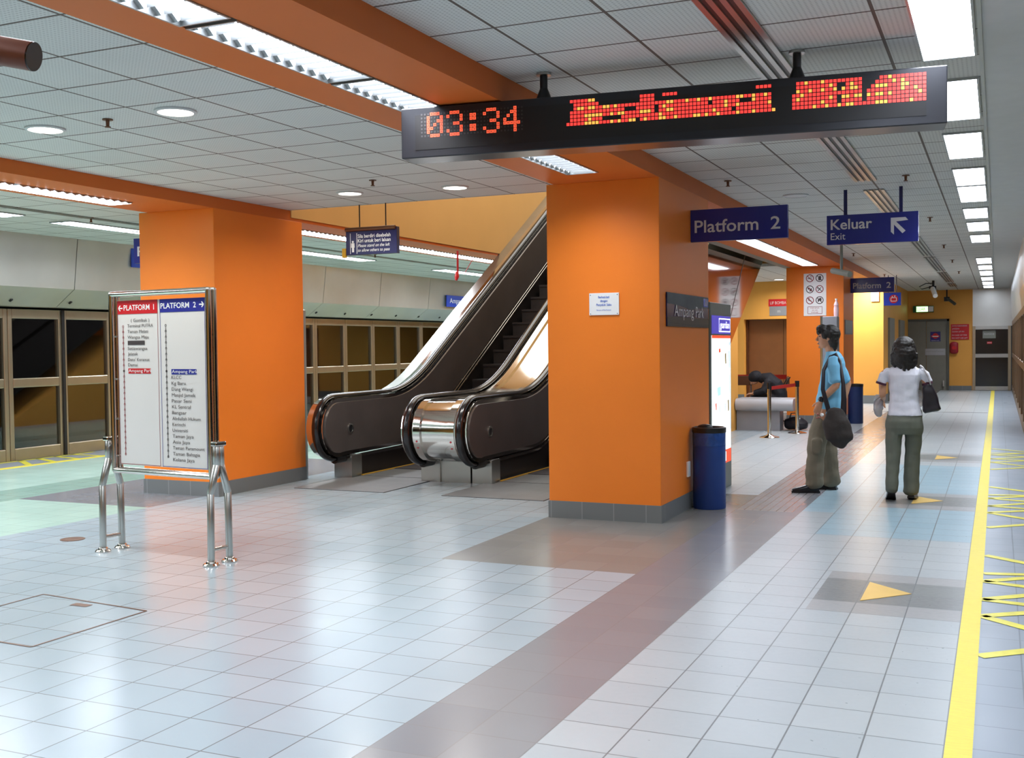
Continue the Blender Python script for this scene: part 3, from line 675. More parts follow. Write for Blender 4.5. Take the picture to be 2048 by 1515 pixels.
# ------------------------------------------------------------------ floor markings and covers
def hug(z=.0): return z
t = tag(MB().box(-0.178, -0.082, -3, Y_END - .05, 0.0, 0.004).build('yellow_line', 'floor_yellow'), 'ribbed yellow safety line running along the right platform edge', 'floor marking')
t = tag(MB().box(-11.78, -11.66, -3, Y_END - .05, 0.0, 0.004).build('yellow_line', 'floor_yellow'), 'yellow safety line along the left platform doors', 'floor marking')
def hatch(x0, x1, pts, label, group, w=.055):
    mb = MB(); q = Pl((0, 0, 0), (1, 0, 0), (0, 1, 0), mb, lift=.0025)
    for (a, b), (c, d) in zip(pts[:-1], pts[1:]): q.line(x0 + (x1 - x0) * a, b, x0 + (x1 - x0) * c, d, w * (1.0 + abs(d - b) * .3))
    tag(mb.build('floor_hatching', 'floor_paint'), label, 'floor marking', group)
def zig(y0, n, dy): return [(i % 2, y0 + dy * i) for i in range(n)]
z = [(0, 5.66), (1, 6.02), (1, 6.1), (0, 6.52), (1, 6.62), (0, 6.9), (1, 7.2), (0, 7.3), (1, 7.55), (0, 7.75), (1, 8.0), (0, 8.36), (1, 8.1)]
z = [[(0, 5.66), (1, 6.05)], [(1, 6.1), (0, 6.5), (1, 6.82), (0, 6.92), (1, 7.3), (0, 7.45), (1, 7.8), (0, 7.7)], [(0, 8.36), (1, 8.0)]]
for k, (off, lab) in enumerate(((0, 'yellow zigzag floor hatching right of the safety line, nearest the camera'), (3.95, 'yellow zigzag floor hatching, second patch along the right platform'), (8.3, 'yellow zigzag floor hatching, farthest patch along the right platform'))):
    mb = MB(); q = Pl((0, 0, 0), (1, 0, 0), (0, 1, 0), mb, lift=.0025)
    for seg in z:
        for (a, b), (c, d) in zip(seg[:-1], seg[1:]): q.line(-.08 + .45 * a, b + off, -.08 + .45 * c, d + off, .075)
    tag(mb.build('floor_hatching', 'floor_paint'), lab, 'floor marking', 'right platform hatchings')
for k in range(8):
    mb = MB(); q = Pl((0, 0, 0), (1, 0, 0), (0, 1, 0), mb, lift=.0025); y = 8.6 + k * 2.0
    for i in range(4): q.line(-11.78, y + i * .42, -12.36, y + .38 + i * .3, .09)
    q.rect(-12.38, y, -12.30, y + 1.7)
    tag(mb.build('floor_hatching', 'floor_paint'), 'yellow floor hatching along the left platform doors', 'floor marking', 'left platform hatchings')
for k, (y, lab) in enumerate(((6.9, 'ochre triangle arrow inlaid in the grey floor band, nearest the camera'), (11.05, "ochre floor triangle at the walking woman's feet"), (15.2, 'small far ochre floor triangle right of the woman'))):
    mb = MB(); mb.prism([(-.735, y - .27, .0), (-.47, y + .02, .0), (-.735, y + .27, .0)], (0, 0, .003)); tag(mb.build('floor_arrow', 'floor_ochre'), lab, 'floor marking')
mb = MB(); q = Pl((0, 0, 0), (1, 0, 0), (0, 1, 0), mb, lift=.002)
for a, b in (((-5.44, 4.98), (-4.52, 4.88)), ((-4.52, 4.88), (-4.53, 4.06)), ((-4.53, 4.06), (-5.43, 4.10)), ((-5.43, 4.10), (-5.44, 4.98))): q.line(*a, *b, .014)
q.rect(-5.06, 4.82, -4.93, 4.88); tag(mb.build('floor_hatch', 'brown_metal'), 'square floor access hatch outline at the lower left', 'floor hatch')
tag(MB().lathe((-6.8, 6.53, 0), [(.095, 0), (.095, .004), (.06, .006)], 24).build('floor_drain', 'brown_metal'), 'small round metal floor drain left of the map board legs', 'floor drain')
struct(MB().box(-2.5, -0.19, 24.85, 24.95, 0, .003).build('trim_3', 'grout'))

# ------------------------------------------------------------------ escalators
SL = 0.579
def bez(p0, p1, p2, n=8): return [((1 - t) ** 2 * p0[0] + 2 * t * (1 - t) * p1[0] + t * t * p2[0], (1 - t) ** 2 * p0[1] + 2 * t * (1 - t) * p1[1] + t * t * p2[1]) for t in [i / n for i in range(n + 1)]]
YE = 21.4
NC, NR = (10.57, 0.60), 0.365
arc = [(NC[0] + .02 - NR * math.sin(a) , NC[1] - NR * math.cos(a)) for a in [math.radians(d) for d in range(-12, 181, 12)]]
up_path = arc + bez((11.75, .968), (12.33, .968), (12.95, 1.33)) + [(YE, 1.33 + SL * (YE - 12.95))]
lo_path = [(10.72, .245)] + bez((12.0, .255), (12.47, .255), (13.0, .562)) + [(YE, .562 + SL * (YE - 13.0))]
def offset(path, d):
    out = []
    for i, p in enumerate(path):
        a = V(path[max(i - 1, 0)]); b = V(path[min(i + 1, len(path) - 1)]); t = (b - a).normalized(); n = V((-t.y, t.x))
        out.append((p[0] + n.x * d, p[1] + n.y * d))
    return out
def outline(d):
    u = offset(up_path, -d); l = offset(lo_path, d); return u + l[::-1][:-1] + [(l[0][0] + d * .3, l[0][1])]
def x3(x, pts): return [(x, a, b) for a, b in pts]
def balustrade(t, xr, inner):
    MB().prism(x3(xr - .075, outline(.03)), (.15, 0, 0)).build('balustrade', 'chrome', t)
    xi = xr + (.075 if inner > 0 else -.075 - .012)
    MB().prism(x3(xi, outline(.075)), (.012, 0, 0)).build('inner_panel', 'esc_dark', t)
    n = 14; rings = []
    for i, p in enumerate(up_path):
        a = V(up_path[max(i - 1, 0)]); b = V(up_path[min(i + 1, len(up_path) - 1)]); tg = (b - a).normalized(); nn = V((0, -tg.y, tg.x)) * -1
        c = V((xr, p[0], p[1]))
        rings.append([c + V((1, 0, 0)) * .044 * math.cos(2 * math.pi * k / n) + nn * .028 * math.sin(2 * math.pi * k / n) for k in range(n)])
    MB().loft(rings).build('handrail', 'rubber', t, smooth=True)
    s = 1 if inner > 0 else -1
    mb = MB(); xx = xr + s * .087
    mb.loft([[V((xx + s * e, 10.82 + r * math.cos(k * math.pi / 10), .575 + r * math.sin(k * math.pi / 10))) for k in range(20)] for r, e in ((.062, -.002), (.062, .008), (.045, .01), (.045, -.002))], cap=False)
    mb.build('port_ring', 'steel', t, smooth=True)
    MB().cyl((xx - s * .001, 10.82, .575), (xx + s * .004, 10.82, .575), .046, n=20).build('port', 'black', t)
    mb = MB(); tr = offset(lo_path, 0.0)
    xa = xr + s * .088
    for a, b in zip(tr[:-1], tr[1:]): mb.prism([(xa, a[0], a[1] + .012), (xa, b[0], b[1] + .012), (xa, b[0], b[1] - .012), (xa, a[0], a[1] - .012)], (s * .012, 0, 0))
    mb.build('lower_trim', 'chrome', t)
    mb = MB(); xs_ = xr + s * .05
    pts = [(10.98, 0.0), (13.05, 0.0), (YE, SL * (YE - 13.05)), (YE, lo_path[-1][1] + .02)] + [(a, b + .02) for a, b in lo_path[1:-1]][::-1] + [(10.98, .262)]
    mb.prism(x3(xs_, pts), (s * .02, 0, 0)); mb.build('skirt', 'esc_skirt', t)
    MB().box(xr - .13, xr + .11, 10.80, 11.02, 0, .262).build('pedestal', 'steel', t)
    MB().cyl((xr, 10.60, .235), (xr, 10.86, .235), .055, n=12).build('rail_inlet', 'black', t)
def escalator(xl, xr, label):
    t = thing('escalator', ((xl + xr) / 2, 10.6, 0), label, 'escalator')
    balustrade(t, xl, 1); balustrade(t, xr, -1)
    a, b = xl + .13, xr - .13
    for k in range(2):
        MB().box(a, b, 11.72 + k * .41, 12.12 + k * .41, 0.0, 0.016).build('step', 'step', t)
    for k in range(21):
        y = 12.54 + k * .36; z_ = (k + 1) * .36 * SL
        mb = MB(); mb.box(a, b, y, y + .385, z_ - .24 if k else 0, z_); mb.box(a, b, y - .012, y + .05, z_ - .03, z_ + .002); mb.build('step', 'step', t)
    MB().box(a - .02, b + .02, 10.98, 11.70, 0.0, .012).build('comb_plate', 'landing', t)
    MB().box(a - .005, a + .02, 10.98, 12.5, 0.012, .022).box(b - .02, b + .005, 10.98, 12.5, 0.012, .022).build('safety_edge', 'amber', t)
    MB().box(xl + .02, xr - .02, 9.78, 10.79, 0.0, .008).box(a, b, 10.79, 10.98, 0, .008).build('landing_plate', 'landing', t)
    mb = MB(); mb.prism(x3(a - .06, [(14.75, 0.0), (YE, .575 * (YE - 14.75)), (YE, SL * (YE - 12.54) - .32), (13.3, .0)]), (b - a + .12, 0, 0)); mb.build('truss', 'esc_skirt', t)
    return t
XA0, XA1, XB0, XB1 = -6.98, -5.82, -5.18, -4.02
ea = escalator(XA0, XA1, 'left escalator of the pair, its dark steps in view')
eb = escalator(XB0, XB1, 'right escalator of the pair, half hidden by the large pillar')
def deck(t, x0, x1, d, name, y0=None):
    mb = MB(); top = offset(up_path, -d)
    pts = top if y0 is None else [p for p in top if p[0] > y0 and p[1] > .6]
    if y0 is None: mb.prism(x3(x0, top + offset(lo_path, -.0)[::-1]), (x1 - x0, 0, 0))
    else:
        for a, b in zip(pts[:-1], pts[1:]): mb.prism([(x0, a[0], a[1]), (x0, b[0], b[1]), (x0, b[0], b[1] - .1), (x0, a[0], a[1] - .1)], (x1 - x0, 0, 0))
    return mb.build(name, 'chrome' if y0 is None else 'steel', t, smooth=True)
deck(ea, XA0 - .14, XA0 - .075, .03, 'outer_cover'); deck(ea, XA0 - .32, XA0 - .14, .05, 'outer_deck', 11.9)
deck(ea, XA1 + .075, XA1 + .155, .02, 'newel_collar'); deck(eb, XB0 - .155, XB0 - .075, .02, 'newel_collar')
deck(ea, XA1 + .155, XB0 - .158, .045, 'centre_drum')
MB().box(XA1 + .11, XB0 - .16, 10.82, 11.02, 0, .262).build('centre_pedestal', 'steel', ea)
for x, own in ((XA1 + .115, ea), (XB0 - .115, eb)):
    mb = MB()
    for zz in (.50, .43):
        yy = NC[0] + .02 - math.sqrt((NR - .02) ** 2 - (zz - NC[1]) ** 2); mb.cyl((x, yy + .01, zz), (x, yy - .004, zz + .002), .011, n=12)
    mb.build('switch', 'dark_red', own, smooth=True)
# polished side cladding of the right escalator
mb = MB(); mb.prism(x3(XB1 + .085, [(12.0, 0), (14.75, 0.0), (YE, .565 * (YE - 14.75)), (YE, 1.33 + SL * (YE - 12.95) - .1)] + [(p[0], p[1] - .1) for p in bez((11.75, .968), (12.33, .968), (12.95, 1.33))][::-1]), (.02, 0, 0)); mb.build('side_cladding', 'mirror', eb)
mb = MB(); mb.prism([(XB1 + .106, 16.2, .82), (XB1 + .106, 16.22, .82), (XB1 + .106, 18.6, 3.05), (XB1 + .106, 18.58, 3.05)], (.004, 0, 0)); mb.build('cladding_seam', 'esc_dark', eb)
struct(MB().box(-3.80, -3.56, VY0 + .4, VY1, 2.96, Z_C).build('trim_4', 'grey_paint'))

# ------------------------------------------------------------------ LED departure sign
L0, R0 = V((-3.20, 5.62, 0)), V((-0.235, 5.97, 0)); ex = (R0 - L0).normalized(); en = ex.cross(V((0, 0, 1))); WL = (R0 - L0).length
ZB, ZT = 2.62, 2.912
t = thing('led_sign', ((L0 + R0) / 2 + V((0, 0, ZB))), 'long black LED departure sign with red dots hanging from the ceiling', 'led sign')
mid = (L0 + R0) / 2
mb = MB(); mb.obox(mid - en * .10 + V((0, 0, (ZB + ZT) / 2)), ex * WL / 2, en * .10, V((0, 0, (ZT - ZB) / 2))); mb.build('case', 'led_case', t, bevel=.006)
def led_uv(px, py): p = hit(px, py, L0, en); return (p - L0).dot(ex), p.z
mb = MB(); q = Pl(L0, ex, (0, 0, 1), mb, lift=.003)
ua, va = led_uv(836, 317); ub, vb = led_uv(1866, 205)
q.rect(.09, ZB + .045, WL - .10, ZT - .045); mb.build('display_window', 'black', t)
def dots(part, bitmap, u0, v0, pu, pv, size, mode):
    off_, on_, yel = MB(), MB(), MB(); qs = [Pl(L0, ex, (0, 0, 1), m_, lift=.0045) for m_ in (off_, on_, yel)]
    for r, line_ in enumerate(bitmap):
        for c, ch in enumerate(line_):
            u, v = u0 + c * pu, v0 - r * pv
            k = 1 if ch == '#' else 2 if ch == '*' else 0
            if k == 0 and (mode == 'none' or ch == ' '): continue
            s_ = size * (0.62 if k == 0 else 1)
            qs[k].rect(u - s_ / 2, v - s_ / 2, u + s_ / 2, v + s_ / 2)
    if off_.v: off_.build('unlit_dots', 'led_off', t)
    return on_, yel
dig = {'0': ['.###.', '#...#', '#..##', '#.#.#', '##..#', '#...#', '.###.'], '3': ['.###.', '#...#', '....#', '..##.', '....#', '#...#', '.###.'], '4': ['...#.', '..##.', '.#.#.', '#..#.', '#####', '...#.', '...#.'], ':': ['..', '##', '##', '..', '##', '##', '..']}
uL, vB = led_uv(841.5 + 8, 262 + 12); uR, _ = led_uv(1037, 264)
ncol = 29.5
p0 = led_uv(857, 246.0); p1 = led_uv(1034, 240)
u2, v_top = led_uv(820 + 365 / 7.314, 180 + 350 / 7.314); u4, v_bot = led_uv(820 + 370 / 7.314, 180 + 665 / 7.314)
uc2, _ = led_uv(820 + 270 / 7.314, 230); uc28, _ = led_uv(820 + 1590 / 7.314, 240)
pu = (uc28 - uc2) / 27.0; pv = (v_top - v_bot) / 6
blank = ['.' * 31] * 7
dots('time', blank, uc2 - 2 * pu, v_top, pu, pv, pu * .8, 'grid')
for ch, c0 in (('0', 2), ('3', 8), (':', 15), ('3', 19), ('4', 25)):
    on1, _y = dots('time', [r.replace('.', ' ') for r in dig[ch]], uc2 + (c0 - 2) * pu, v_top, pu, pv, pu * .86, 'none')
    on1.build('time_colon' if ch == ':' else 'time_digit', 'led_orange', t)
ncols = 91
g = [[False] * ncols for _ in range(7)]
def fill(r, a, b, val=True):
    for c in range(a, b + 1): g[r][c] = val
fill(0, 1, 7); fill(0, 20, 23); fill(0, 26, 29); fill(0, 50, 53); fill(1, 2, 8); fill(1, 20, 23)
for r in range(2, 7): fill(r, 1, 53)
g[2][1] = False; fill(3, 16, 18, False); g[3][24] = g[4][24] = False; fill(5, 10, 14, False); g[6][19] = False; g[6][0] = True; g[6][54] = True
g[3][38] = False; fill(3, 46, 48, False); g[5][44] = False
for r in range(7): fill(r, 60, 90)
fill(3, 59, 59); fill(4, 59, 59); fill(5, 59, 59); fill(6, 59, 59)
g[1][70] = g[1][71] = g[2][70] = False; g[4][70] = g[5][70] = False
for r, c in ((0, 79), (1, 78), (2, 77)): fill(r, 76, c, False)
for r in (3, 4, 5): g[r][76] = False
rnd = random.Random(3)
mbm = []
for r in range(7):
    s_ = ''
    for c in range(ncols): s_ += (('*' if rnd.random() < (.34 if r in (2, 4, 6) else .10) and 0 < c < 90 else '#') if g[r][c] else ' ')
    mbm.append(s_)
um0, vm6 = led_uv(1120 + 120 / 7.314, 160 + 652 / 7.314); um90, vm6b = led_uv(1600 + 1820 / 7.314, 120 + 625 / 7.314)
_, vm0 = led_uv(1120 + 340 / 7.314, 160 + 305 / 7.314); _, vm6c = led_uv(1120 + 335 / 7.314, 160 + 637 / 7.314)
pum = (um90 - um0) / 90; pvm = (vm0 - vm6c) / 6
for a, b in ((0, 56), (57, 91)):
    on2, ye2 = dots('message', [r[a:b] for r in mbm], um0 + a * pum, vm0, pum, pvm, pum * .78, 'none')
    n_ = len(on2.v); on2.v += ye2.v; on2.f += [[i + n_ for i in f] for f in ye2.f]; on2.m += [1] * len(ye2.f)
    on2.build('message_word', ['led_red', 'led_yellow'], t)
for px, py in ((1072, 133), (1594, 102)):
    p = at(px, py, 2, Z_C); f = (p - L0).dot(ex); c = L0 + ex * f - en * .09
    mb = MB(); c = V((c.x, c.y, 0))
    mb.cyl(c + V((0, 0, Z_C - .001)), c + V((0, 0, ZT + .06)), .022, n=14); mb.cyl(c + V((0, 0, ZT + .07)), c + V((0, 0, ZT - .002)), .022, .05, n=14); mb.build('hanger', 'black', t, smooth=True)
    MB().cyl(c + V((0, 0, Z_C - .001)), c + V((0, 0, Z_C - .014)), .042, n=18).build('ceiling_plate', 'steel', t, smooth=True)

# ------------------------------------------------------------------ hanging and wall signs
def panel_sign(name, p, w, h, label, cat, text_fn, face='navy', depth=.05, right=(1, 0, 0), up=(0, 0, 1), edge=None):
    """flat box sign: p lower left front corner, normal = right x up"""
    r, u = V(right).normalized(), V(up).normalized(); n = r.cross(u); p = V(p)
    t = thing(name, p + r * w / 2 - n * depth / 2, label, cat)
    MB().obox(p + r * w / 2 + u * h / 2 - n * depth / 2, r * w / 2, u * h / 2, n * depth / 2).build('panel', face, t, bevel=.003)
    mb = MB(); q = Pl(p, r, u, mb, lift=.0025); mats = text_fn(q); mb.build('lettering', mats, t)
    return t
def plat2(q):
    q.text('Platform', .045, .095, w=.60, h=.115, m=0, bold=.012); q.text('2', .79, .095, w=.085, h=.115, m=0, bold=.012); return ['sign_text']
def bl(px, py, y): return at(px, py, 1, y)
t = panel_sign('platform_sign', (-2.599, 9.92, 2.455), .885, .295, 'blue Platform 2 sign fixed to the large orange pillar', 'sign', lambda q: (q.text('Platform', .04, .085, w=.585, h=.115, bold=.012), q.text('2', .735, .085, w=.085, h=.115, bold=.012), ['sign_text'])[2])
panel_sign('platform_sign', (-2.599, 21.9, 2.46), .80, .28, 'blue Platform 2 sign on the far orange pillar', 'sign', lambda q: (q.text('Platform', .05, .08, w=.51, h=.11, bold=.012), q.text('2', .66, .08, w=.08, h=.11, bold=.012), ['sign_text'])[2])
p = bl(262, 525, 10.3); panel_sign('platform_sign', (-9.62, 10.3, 2.57), 1.34, .30, 'blue Platform 1 sign mostly hidden behind the left orange pillar', 'sign', lambda q: (q.text('Platform', .06, .085, w=.8, h=.12, bold=.012), q.text('1', 1.1, .085, h=.12, bold=.012), ['sign_text'])[2])
def keluar(q):
    q.text('Keluar', .04, .155, w=.405, h=.105, bold=.016); q.text('Exit', .04, .05, w=.145, h=.072)
    a, s_ = .62, 1.0
    q.poly([(.625, .245), (.625, .105), (.655, .075), (.655, .175), (.735, .085), (.765, .11), (.675, .205), (.79, .215), (.765, .245)]); return ['sign_text']
t = panel_sign('exit_sign', (-1.61, 11.6, 2.515), .885, .30, 'hanging blue Keluar Exit sign with a white diagonal arrow', 'sign', keluar)
for px in (1691, 1802):
    x = at(px, 400, 1, 11.62).x; MB().box(x - .017, x + .017, 11.61, 11.64, 2.81, Z_C).build('hanger', 'navy_dark', t)
def sila(q):
    for k, (s_, sh, hh) in enumerate((('Sila berdiri disebelah', 0, .04), ('Kiri untuk beri laluan', 0, .04), ('Please stand on the left', .3, .034), ('to allow others to pass', .3, .034))): q.text(s_, .155, .182 - k * .050, w=.41 if k < 2 else .40, h=hh, bold=.012 if k < 2 else .004, shear=sh)
    q.rect(.055, .012, .062, .235); q.rect(.138, .012, .145, .235)
    q.disk(.09, .142, .013); q.poly([(.07, .128), (.11, .128), (.112, .08), (.105, .08), (.105, .03), (.078, .03), (.078, .08), (.068, .08)]); q.rect(.02, .0, .08, .0); return ['white']
p = at(692, 509, 1, 10.2); t = panel_sign('stand_left_sign', (-6.52, 10.2, 2.525), .64, .285, 'hanging blue sign asking riders to stand on the left, before the yellow wall', 'sign', sila, face='navy_dark', depth=.06)
mb = MB(); mb.cyl((-6.51, 10.185, 2.80), (-5.89, 10.185, 2.80), .022, n=14); mb.build('top_tube', 'brown_metal', t, smooth=True)
for x in (-6.36, -6.03): MB().cyl((x, 10.23, 2.81), (x, 10.23, Z_C), .007, n=8).build('hanger', 'black', t)
MB().box(-6.565, -6.52, 10.19, 10.22, 2.50, 2.60).build('tag', 'amber', t, label='small yellow tag')
p = at(1331, 652, 0, -2.588)
def ampang(q):
    q.rect(0, 0, 1.46, .085, 2); q.poly([(0, .20), (.4, .19), (.8, .16), (1.1, .18), (1.46, .19), (1.46, .29), (0, .29)], 1)
    q.rect(1.26, .2, 1.43, .28, 3, .0005)
    for k in range(4): q.line(1.30 + k * .03, .21, 1.34 + k * .03, .27, .008, 0, .001)
    q.line(0, .035, .7, .02, .006, 1, .001); q.line(.7, .02, 1.46, .026, .006, 1, .001)
    q.text('Ampang', .22, .093, w=.66, h=.105, bold=.0, l=.003); q.text('Park', .96, .093, w=.30, h=.105, l=.003); return ['sign_text', 'rail_grey', 'black', 'blue']
panel_sign('station_name_plate', (-2.588, 9.08, 1.67), 1.46, .295, 'dark station name plate reading Ampang Park on the large pillar side', 'sign', ampang, face='navy_dark', depth=.012, right=(0, 1, 0))
def berhati(q):
    for s_, u, v, w_, h_, b_ in (('Berhati-hati', .135, .145, .10, .02, .012), ('dengan', .135, .113, .065, .02, .012), ('Penyeluk Saku', .135, .08, .135, .02, .012), ('Beware of Pick Pockets', .135, .038, .13, .012, .0)): q.text(s_, u, v, w=w_, h=h_, align='C', bold=b_)
    for u in (.014, .256):
        for v in (.012, .173): q.disk(u, v, .004, 1)
    q.rect(.005, .02, .0055, .19); return ['ink_blue', 'ink']
t = panel_sign('pickpocket_notice', (-3.225, 8.886, 1.772), .27, .19, 'small white pickpocket warning plate on the front of the large orange pillar', 'sign', berhati, face='white', depth=.013)
def poster(q):
    for i in range(2):
        for j in range(3):
            u, v = .115 + i * .175, .70 - j * .205
            q.ring(u, v, .058, .072, 0 if (i + j) % 2 else 1); q.line(u - .045, v + .045, u + .045, v - .045, .012, 0 if i else 1, .001)
            if (i, j) == (0, 0): q.line(u - .04, v, u + .03, v - .01, .014, 2); q.ring(u + .02, v + .03, .01, .016, 2)
            if (i, j) == (1, 0): q.poly([(u - .02, v - .045), (u + .025, v - .04), (u + .03, v + .02), (u + .012, v + .045), (u - .012, v + .03), (u - .025, v)], 2)
            if (i, j) == (0, 1): q.disk(u - .02, v + .015, .02, 2); q.poly([(u - .01, v - .04), (u + .04, v - .03), (u + .03, v + .02), (u, v + .01)], 2)
            if (i, j) == (1, 1): q.line(u - .03, v - .03, u + .01, v + .01, .016, 2); q.line(u - .01, v, u + .03, v + .03, .012, 2); q.disk(u - .03, v + .02, .012, 2)
            if (i, j) == (0, 2): q.line(u - .03, v + .01, u + .02, v - .01, .018, 2); q.line(u + .02, v - .01, u + .03, v - .04, .012, 2); q.disk(u - .02, v + .03, .013, 2)
            if (i, j) == (1, 2): q.poly([(u - .035, v - .03), (u - .015, v - .03), (u, v + .0), (u + .03, v - .03), (u + .035, v + .03), (u + .01, v + .045), (u - .03, v + .01)], 2)
    q.line(.075, .17, .335, .17, .008, 1); q.line(.075, .04, .335, .04, .008, 1); q.line(.075, .04, .075, .17, .008, 1); q.line(.335, .04, .335, .17, .008, 1)
    q.text('DENDA', .205, .135, w=.16, h=.022, m=3, align='C'); q.text('RM 500', .205, .095, w=.1, h=.02, m=3, align='C'); q.text('FINE', .205, .055, w=.12, h=.022, m=3, align='C'); return ['ink', 'ink_red', 'ink', 'dark_red']
panel_sign('prohibition_poster', (-3.32, 20.888, 2.01), .41, .79, 'tall white prohibition poster with six crossed circles on the far orange pillar', 'poster', poster, face='white', depth=.012)
t = panel_sign('lift_sign', (-2.45, 27.0, 2.36), .38, .30, 'purple blue hanging lift sign with a red round symbol', 'sign', lambda q: (q.disk(.22, .15, .10, 0, 24), q.line(.16, .10, .28, .10, .014, 1, .001), q.line(.16, .10, .16, .18, .014, 1, .001), q.line(.28, .10, .28, .18, .014, 1, .001), q.line(.16, .18, .28, .18, .014, 1, .001), q.disk(.19, .205, .014, 1, 12, .001), q.disk(.245, .215, .016, 1, 12, .001), q.rect(.2, .11, .24, .15, 0, .001), ['red', 'white'])[8], face='blue')
for x in (-2.35, -2.17): MB().cyl((x, 27.02, 2.65), (x, 27.02, Z_C), .008, n=8).build('hanger', 'navy_dark', t)
panel_sign('lift_notice', (-5.30, LB - .012, 2.20), .44, .42, 'grey and red lift notice on the yellow wall above the lift door', 'sign', lambda q: (q.rect(-.02, .24, .46, .42, 0), q.text('LIF BOMBA', .02, .29, w=.40, h=.075, m=1), q.text('m', .2, .08, h=.08, m=1), ['red', 'sign_text'])[3], face='counter_dark', depth=.011)
panel_sign('grey_notice', (-2.588, 21.05, 1.66), 1.1, .27, 'plain grey notice plate on the shaded side of the far orange pillar', 'sign', lambda q: (q.rect(.02, .02, 1.08, .25, 0), ['alu'])[1], face='counter_dark', depth=.011, right=(0, 1, 0))
panel_sign('white_wall_box', (-2.83, LB - .05, 2.50), .18, .32, 'white box high on the bright yellow wall beside the far platform sign', 'wall box', lambda q: (q.rect(.01, .01, .17, .31, 0), ['white'])[1], face='white', depth=.05)
panel_sign('station_name_sign', (-11.715, 22.6, 2.44), 1.5, .27, 'blue station name sign on the left steel fascia, beside the escalator slope', 'sign', lambda q: (q.text('Ampang Park', .15, .09, w=1.2, h=.12), ['white'])[1], face='blue', depth=.02, right=(0, 1, 0))
panel_sign('station_name_sign', (-11.715, 12.5, 2.74), .9, .28, 'bright blue sign on the left steel fascia, just left of the left pillar', 'sign', lambda q: (q.text('Ampang Park', .1, .09, w=.7, h=.1), ['white'])[1], face='blue', depth=.02, right=(0, 1, 0))
tag(MB().box(-2.599, -2.58, 9.72, 9.80, .30, .44).build('wall_socket', 'white', bevel=.004), 'white wall socket low on the large pillar beside the blue bin', 'socket')

# ------------------------------------------------------------------ platform map board on legs
YB = 6.2
bl0, br0 = V((-6.085, 6.27, 0)), V((-5.075, 6.15, 0)); bx = (br0 - bl0).normalized(); bn = bx.cross(V((0, 0, 1))); BW = (br0 - bl0).length
t = thing('map_board', ((bl0 + br0) / 2), 'freestanding steel framed platform map board on four tubular legs', 'map board')
def fb(u, v, d=0.0): return bl0 + bx * u + V((0, 0, v)) - bn * d
ZB0, ZB1 = .615, 1.935
mb = MB(); r_ = .021
for a, b in (((0, ZB0), (BW, ZB0)), ((0, ZB1), (BW, ZB1)), ((0, ZB0), (0, ZB1)), ((BW, ZB0), (BW, ZB1))):
    mb.cyl(fb(*a), fb(*b), r_, n=14)
    mb.cyl(fb(*a, .05), fb(*b, .05), r_, n=14)
for a in ((0, ZB0), (BW, ZB0), (0, ZB1), (BW, ZB1)): mb.ell(fb(*a), bx * r_, bn * r_, V((0, 0, r_)), 12, 6); mb.ell(fb(*a, .05), bx * r_, bn * r_, V((0, 0, r_)), 12, 6)
mb.build('frame', 'chrome', t, smooth=True)
pu0, pu1, pv0, pv1 = .052, BW - .052, ZB0 + .045, ZB1 - .05
mb = MB(); mb.obox(fb(BW / 2, (pv0 + pv1) / 2, .03), bx * (pu1 - pu0) / 2, V((0, 0, (pv1 - pv0) / 2)), bn * .015); panel = mb.build('panel', 'board_white', t)
for u in (pu0 - .026, pu1 + .026):
    for v in (.72, 1.0, 1.3, 1.62): MB().cyl(fb(u - .022, v, .025), fb(u + .022, v, .025), .006, n=8).build('spacer', 'chrome', t)
PWd, PHt = pu1 - pu0, pv1 - pv0
mb = MB(); q = Pl(fb(pu0, pv0, .0145), bx, (0, 0, 1), mb, lift=.0015)
def cu(x): return (x - 95) / 757 * PWd
def cv(y): return (1445 - y) / 1310 * PHt
q.rect(0, cv(242), cu(452), PHt, 0); q.rect(cu(472), cv(238), PWd, PHt, 1)
q.text('PLATFORM', cu(152), cv(212), w=cu(385) - cu(152), h=.040, m=2, bold=.014); q.text('1', cu(418), cv(212), h=.040, m=2, bold=.014)
q.text('PLATFORM', cu(481), cv(208), w=cu(725) - cu(481), h=.040, m=2, bold=.014); q.text('2', cu(758), cv(208), w=.028, h=.040, m=2, bold=.014)
for x, y, s_ in ((105, 195, -1), (845, 187, 1)):
    a = cu(x); v = cv(y); q.line(a, v, a - s_ * .045, v, .009, 2, .001); q.line(a, v, a - s_ * .02, v + .02, .009, 2, .001); q.line(a, v, a - s_ * .02, v - .02, .009, 2, .001)
lab1 = [('( Gombak )', 215, 305, 165), ('Terminal PUTRA', 182, 348, 230), ('Taman Melati', 182, 393, 185), ('Wangsa Maju', 182, 438, 190), ('Setiawangsa', 182, 528, 175), ('Jelatek', 182, 571, 90), ("Dato' Keramat", 182, 616, 193), ('Damai', 182, 658, 85)]
for s_, x, y, w_ in lab1: q.text(s_, cu(x), cv(y), w=w_ / 757 * PWd, h=.024, m=3)
q.rect(cu(182), cv(488), cu(335), cv(454), 3); q.rect(cu(183), cv(715), cu(383), cv(674), 0); q.text('Ampang Park', cu(187), cv(704), w=.252, h=.024, m=2, l=.002)
q.rect(cu(563), cv(720), cu(775), cv(679), 1); q.text('Ampang Park', cu(569), cv(709), w=.262, h=.024, m=2, l=.002)
lab2 = [('KLCC', 85), ('Kg Baru', 120), ('Dang Wangi', 180), ('Masjid Jamek', 202), ('Pasar Seni', 165), ('KL Sentral', 158), ('Bangsar', 122), ('Abdullah Hukum', 240), ('Kerinchi', 112), ('Universiti', 130), ('Taman Jaya', 178), ('Asia Jaya', 147), ('Taman Paramount', 268), ('Taman Bahagia', 228), ('Kelana Jaya', 182)]
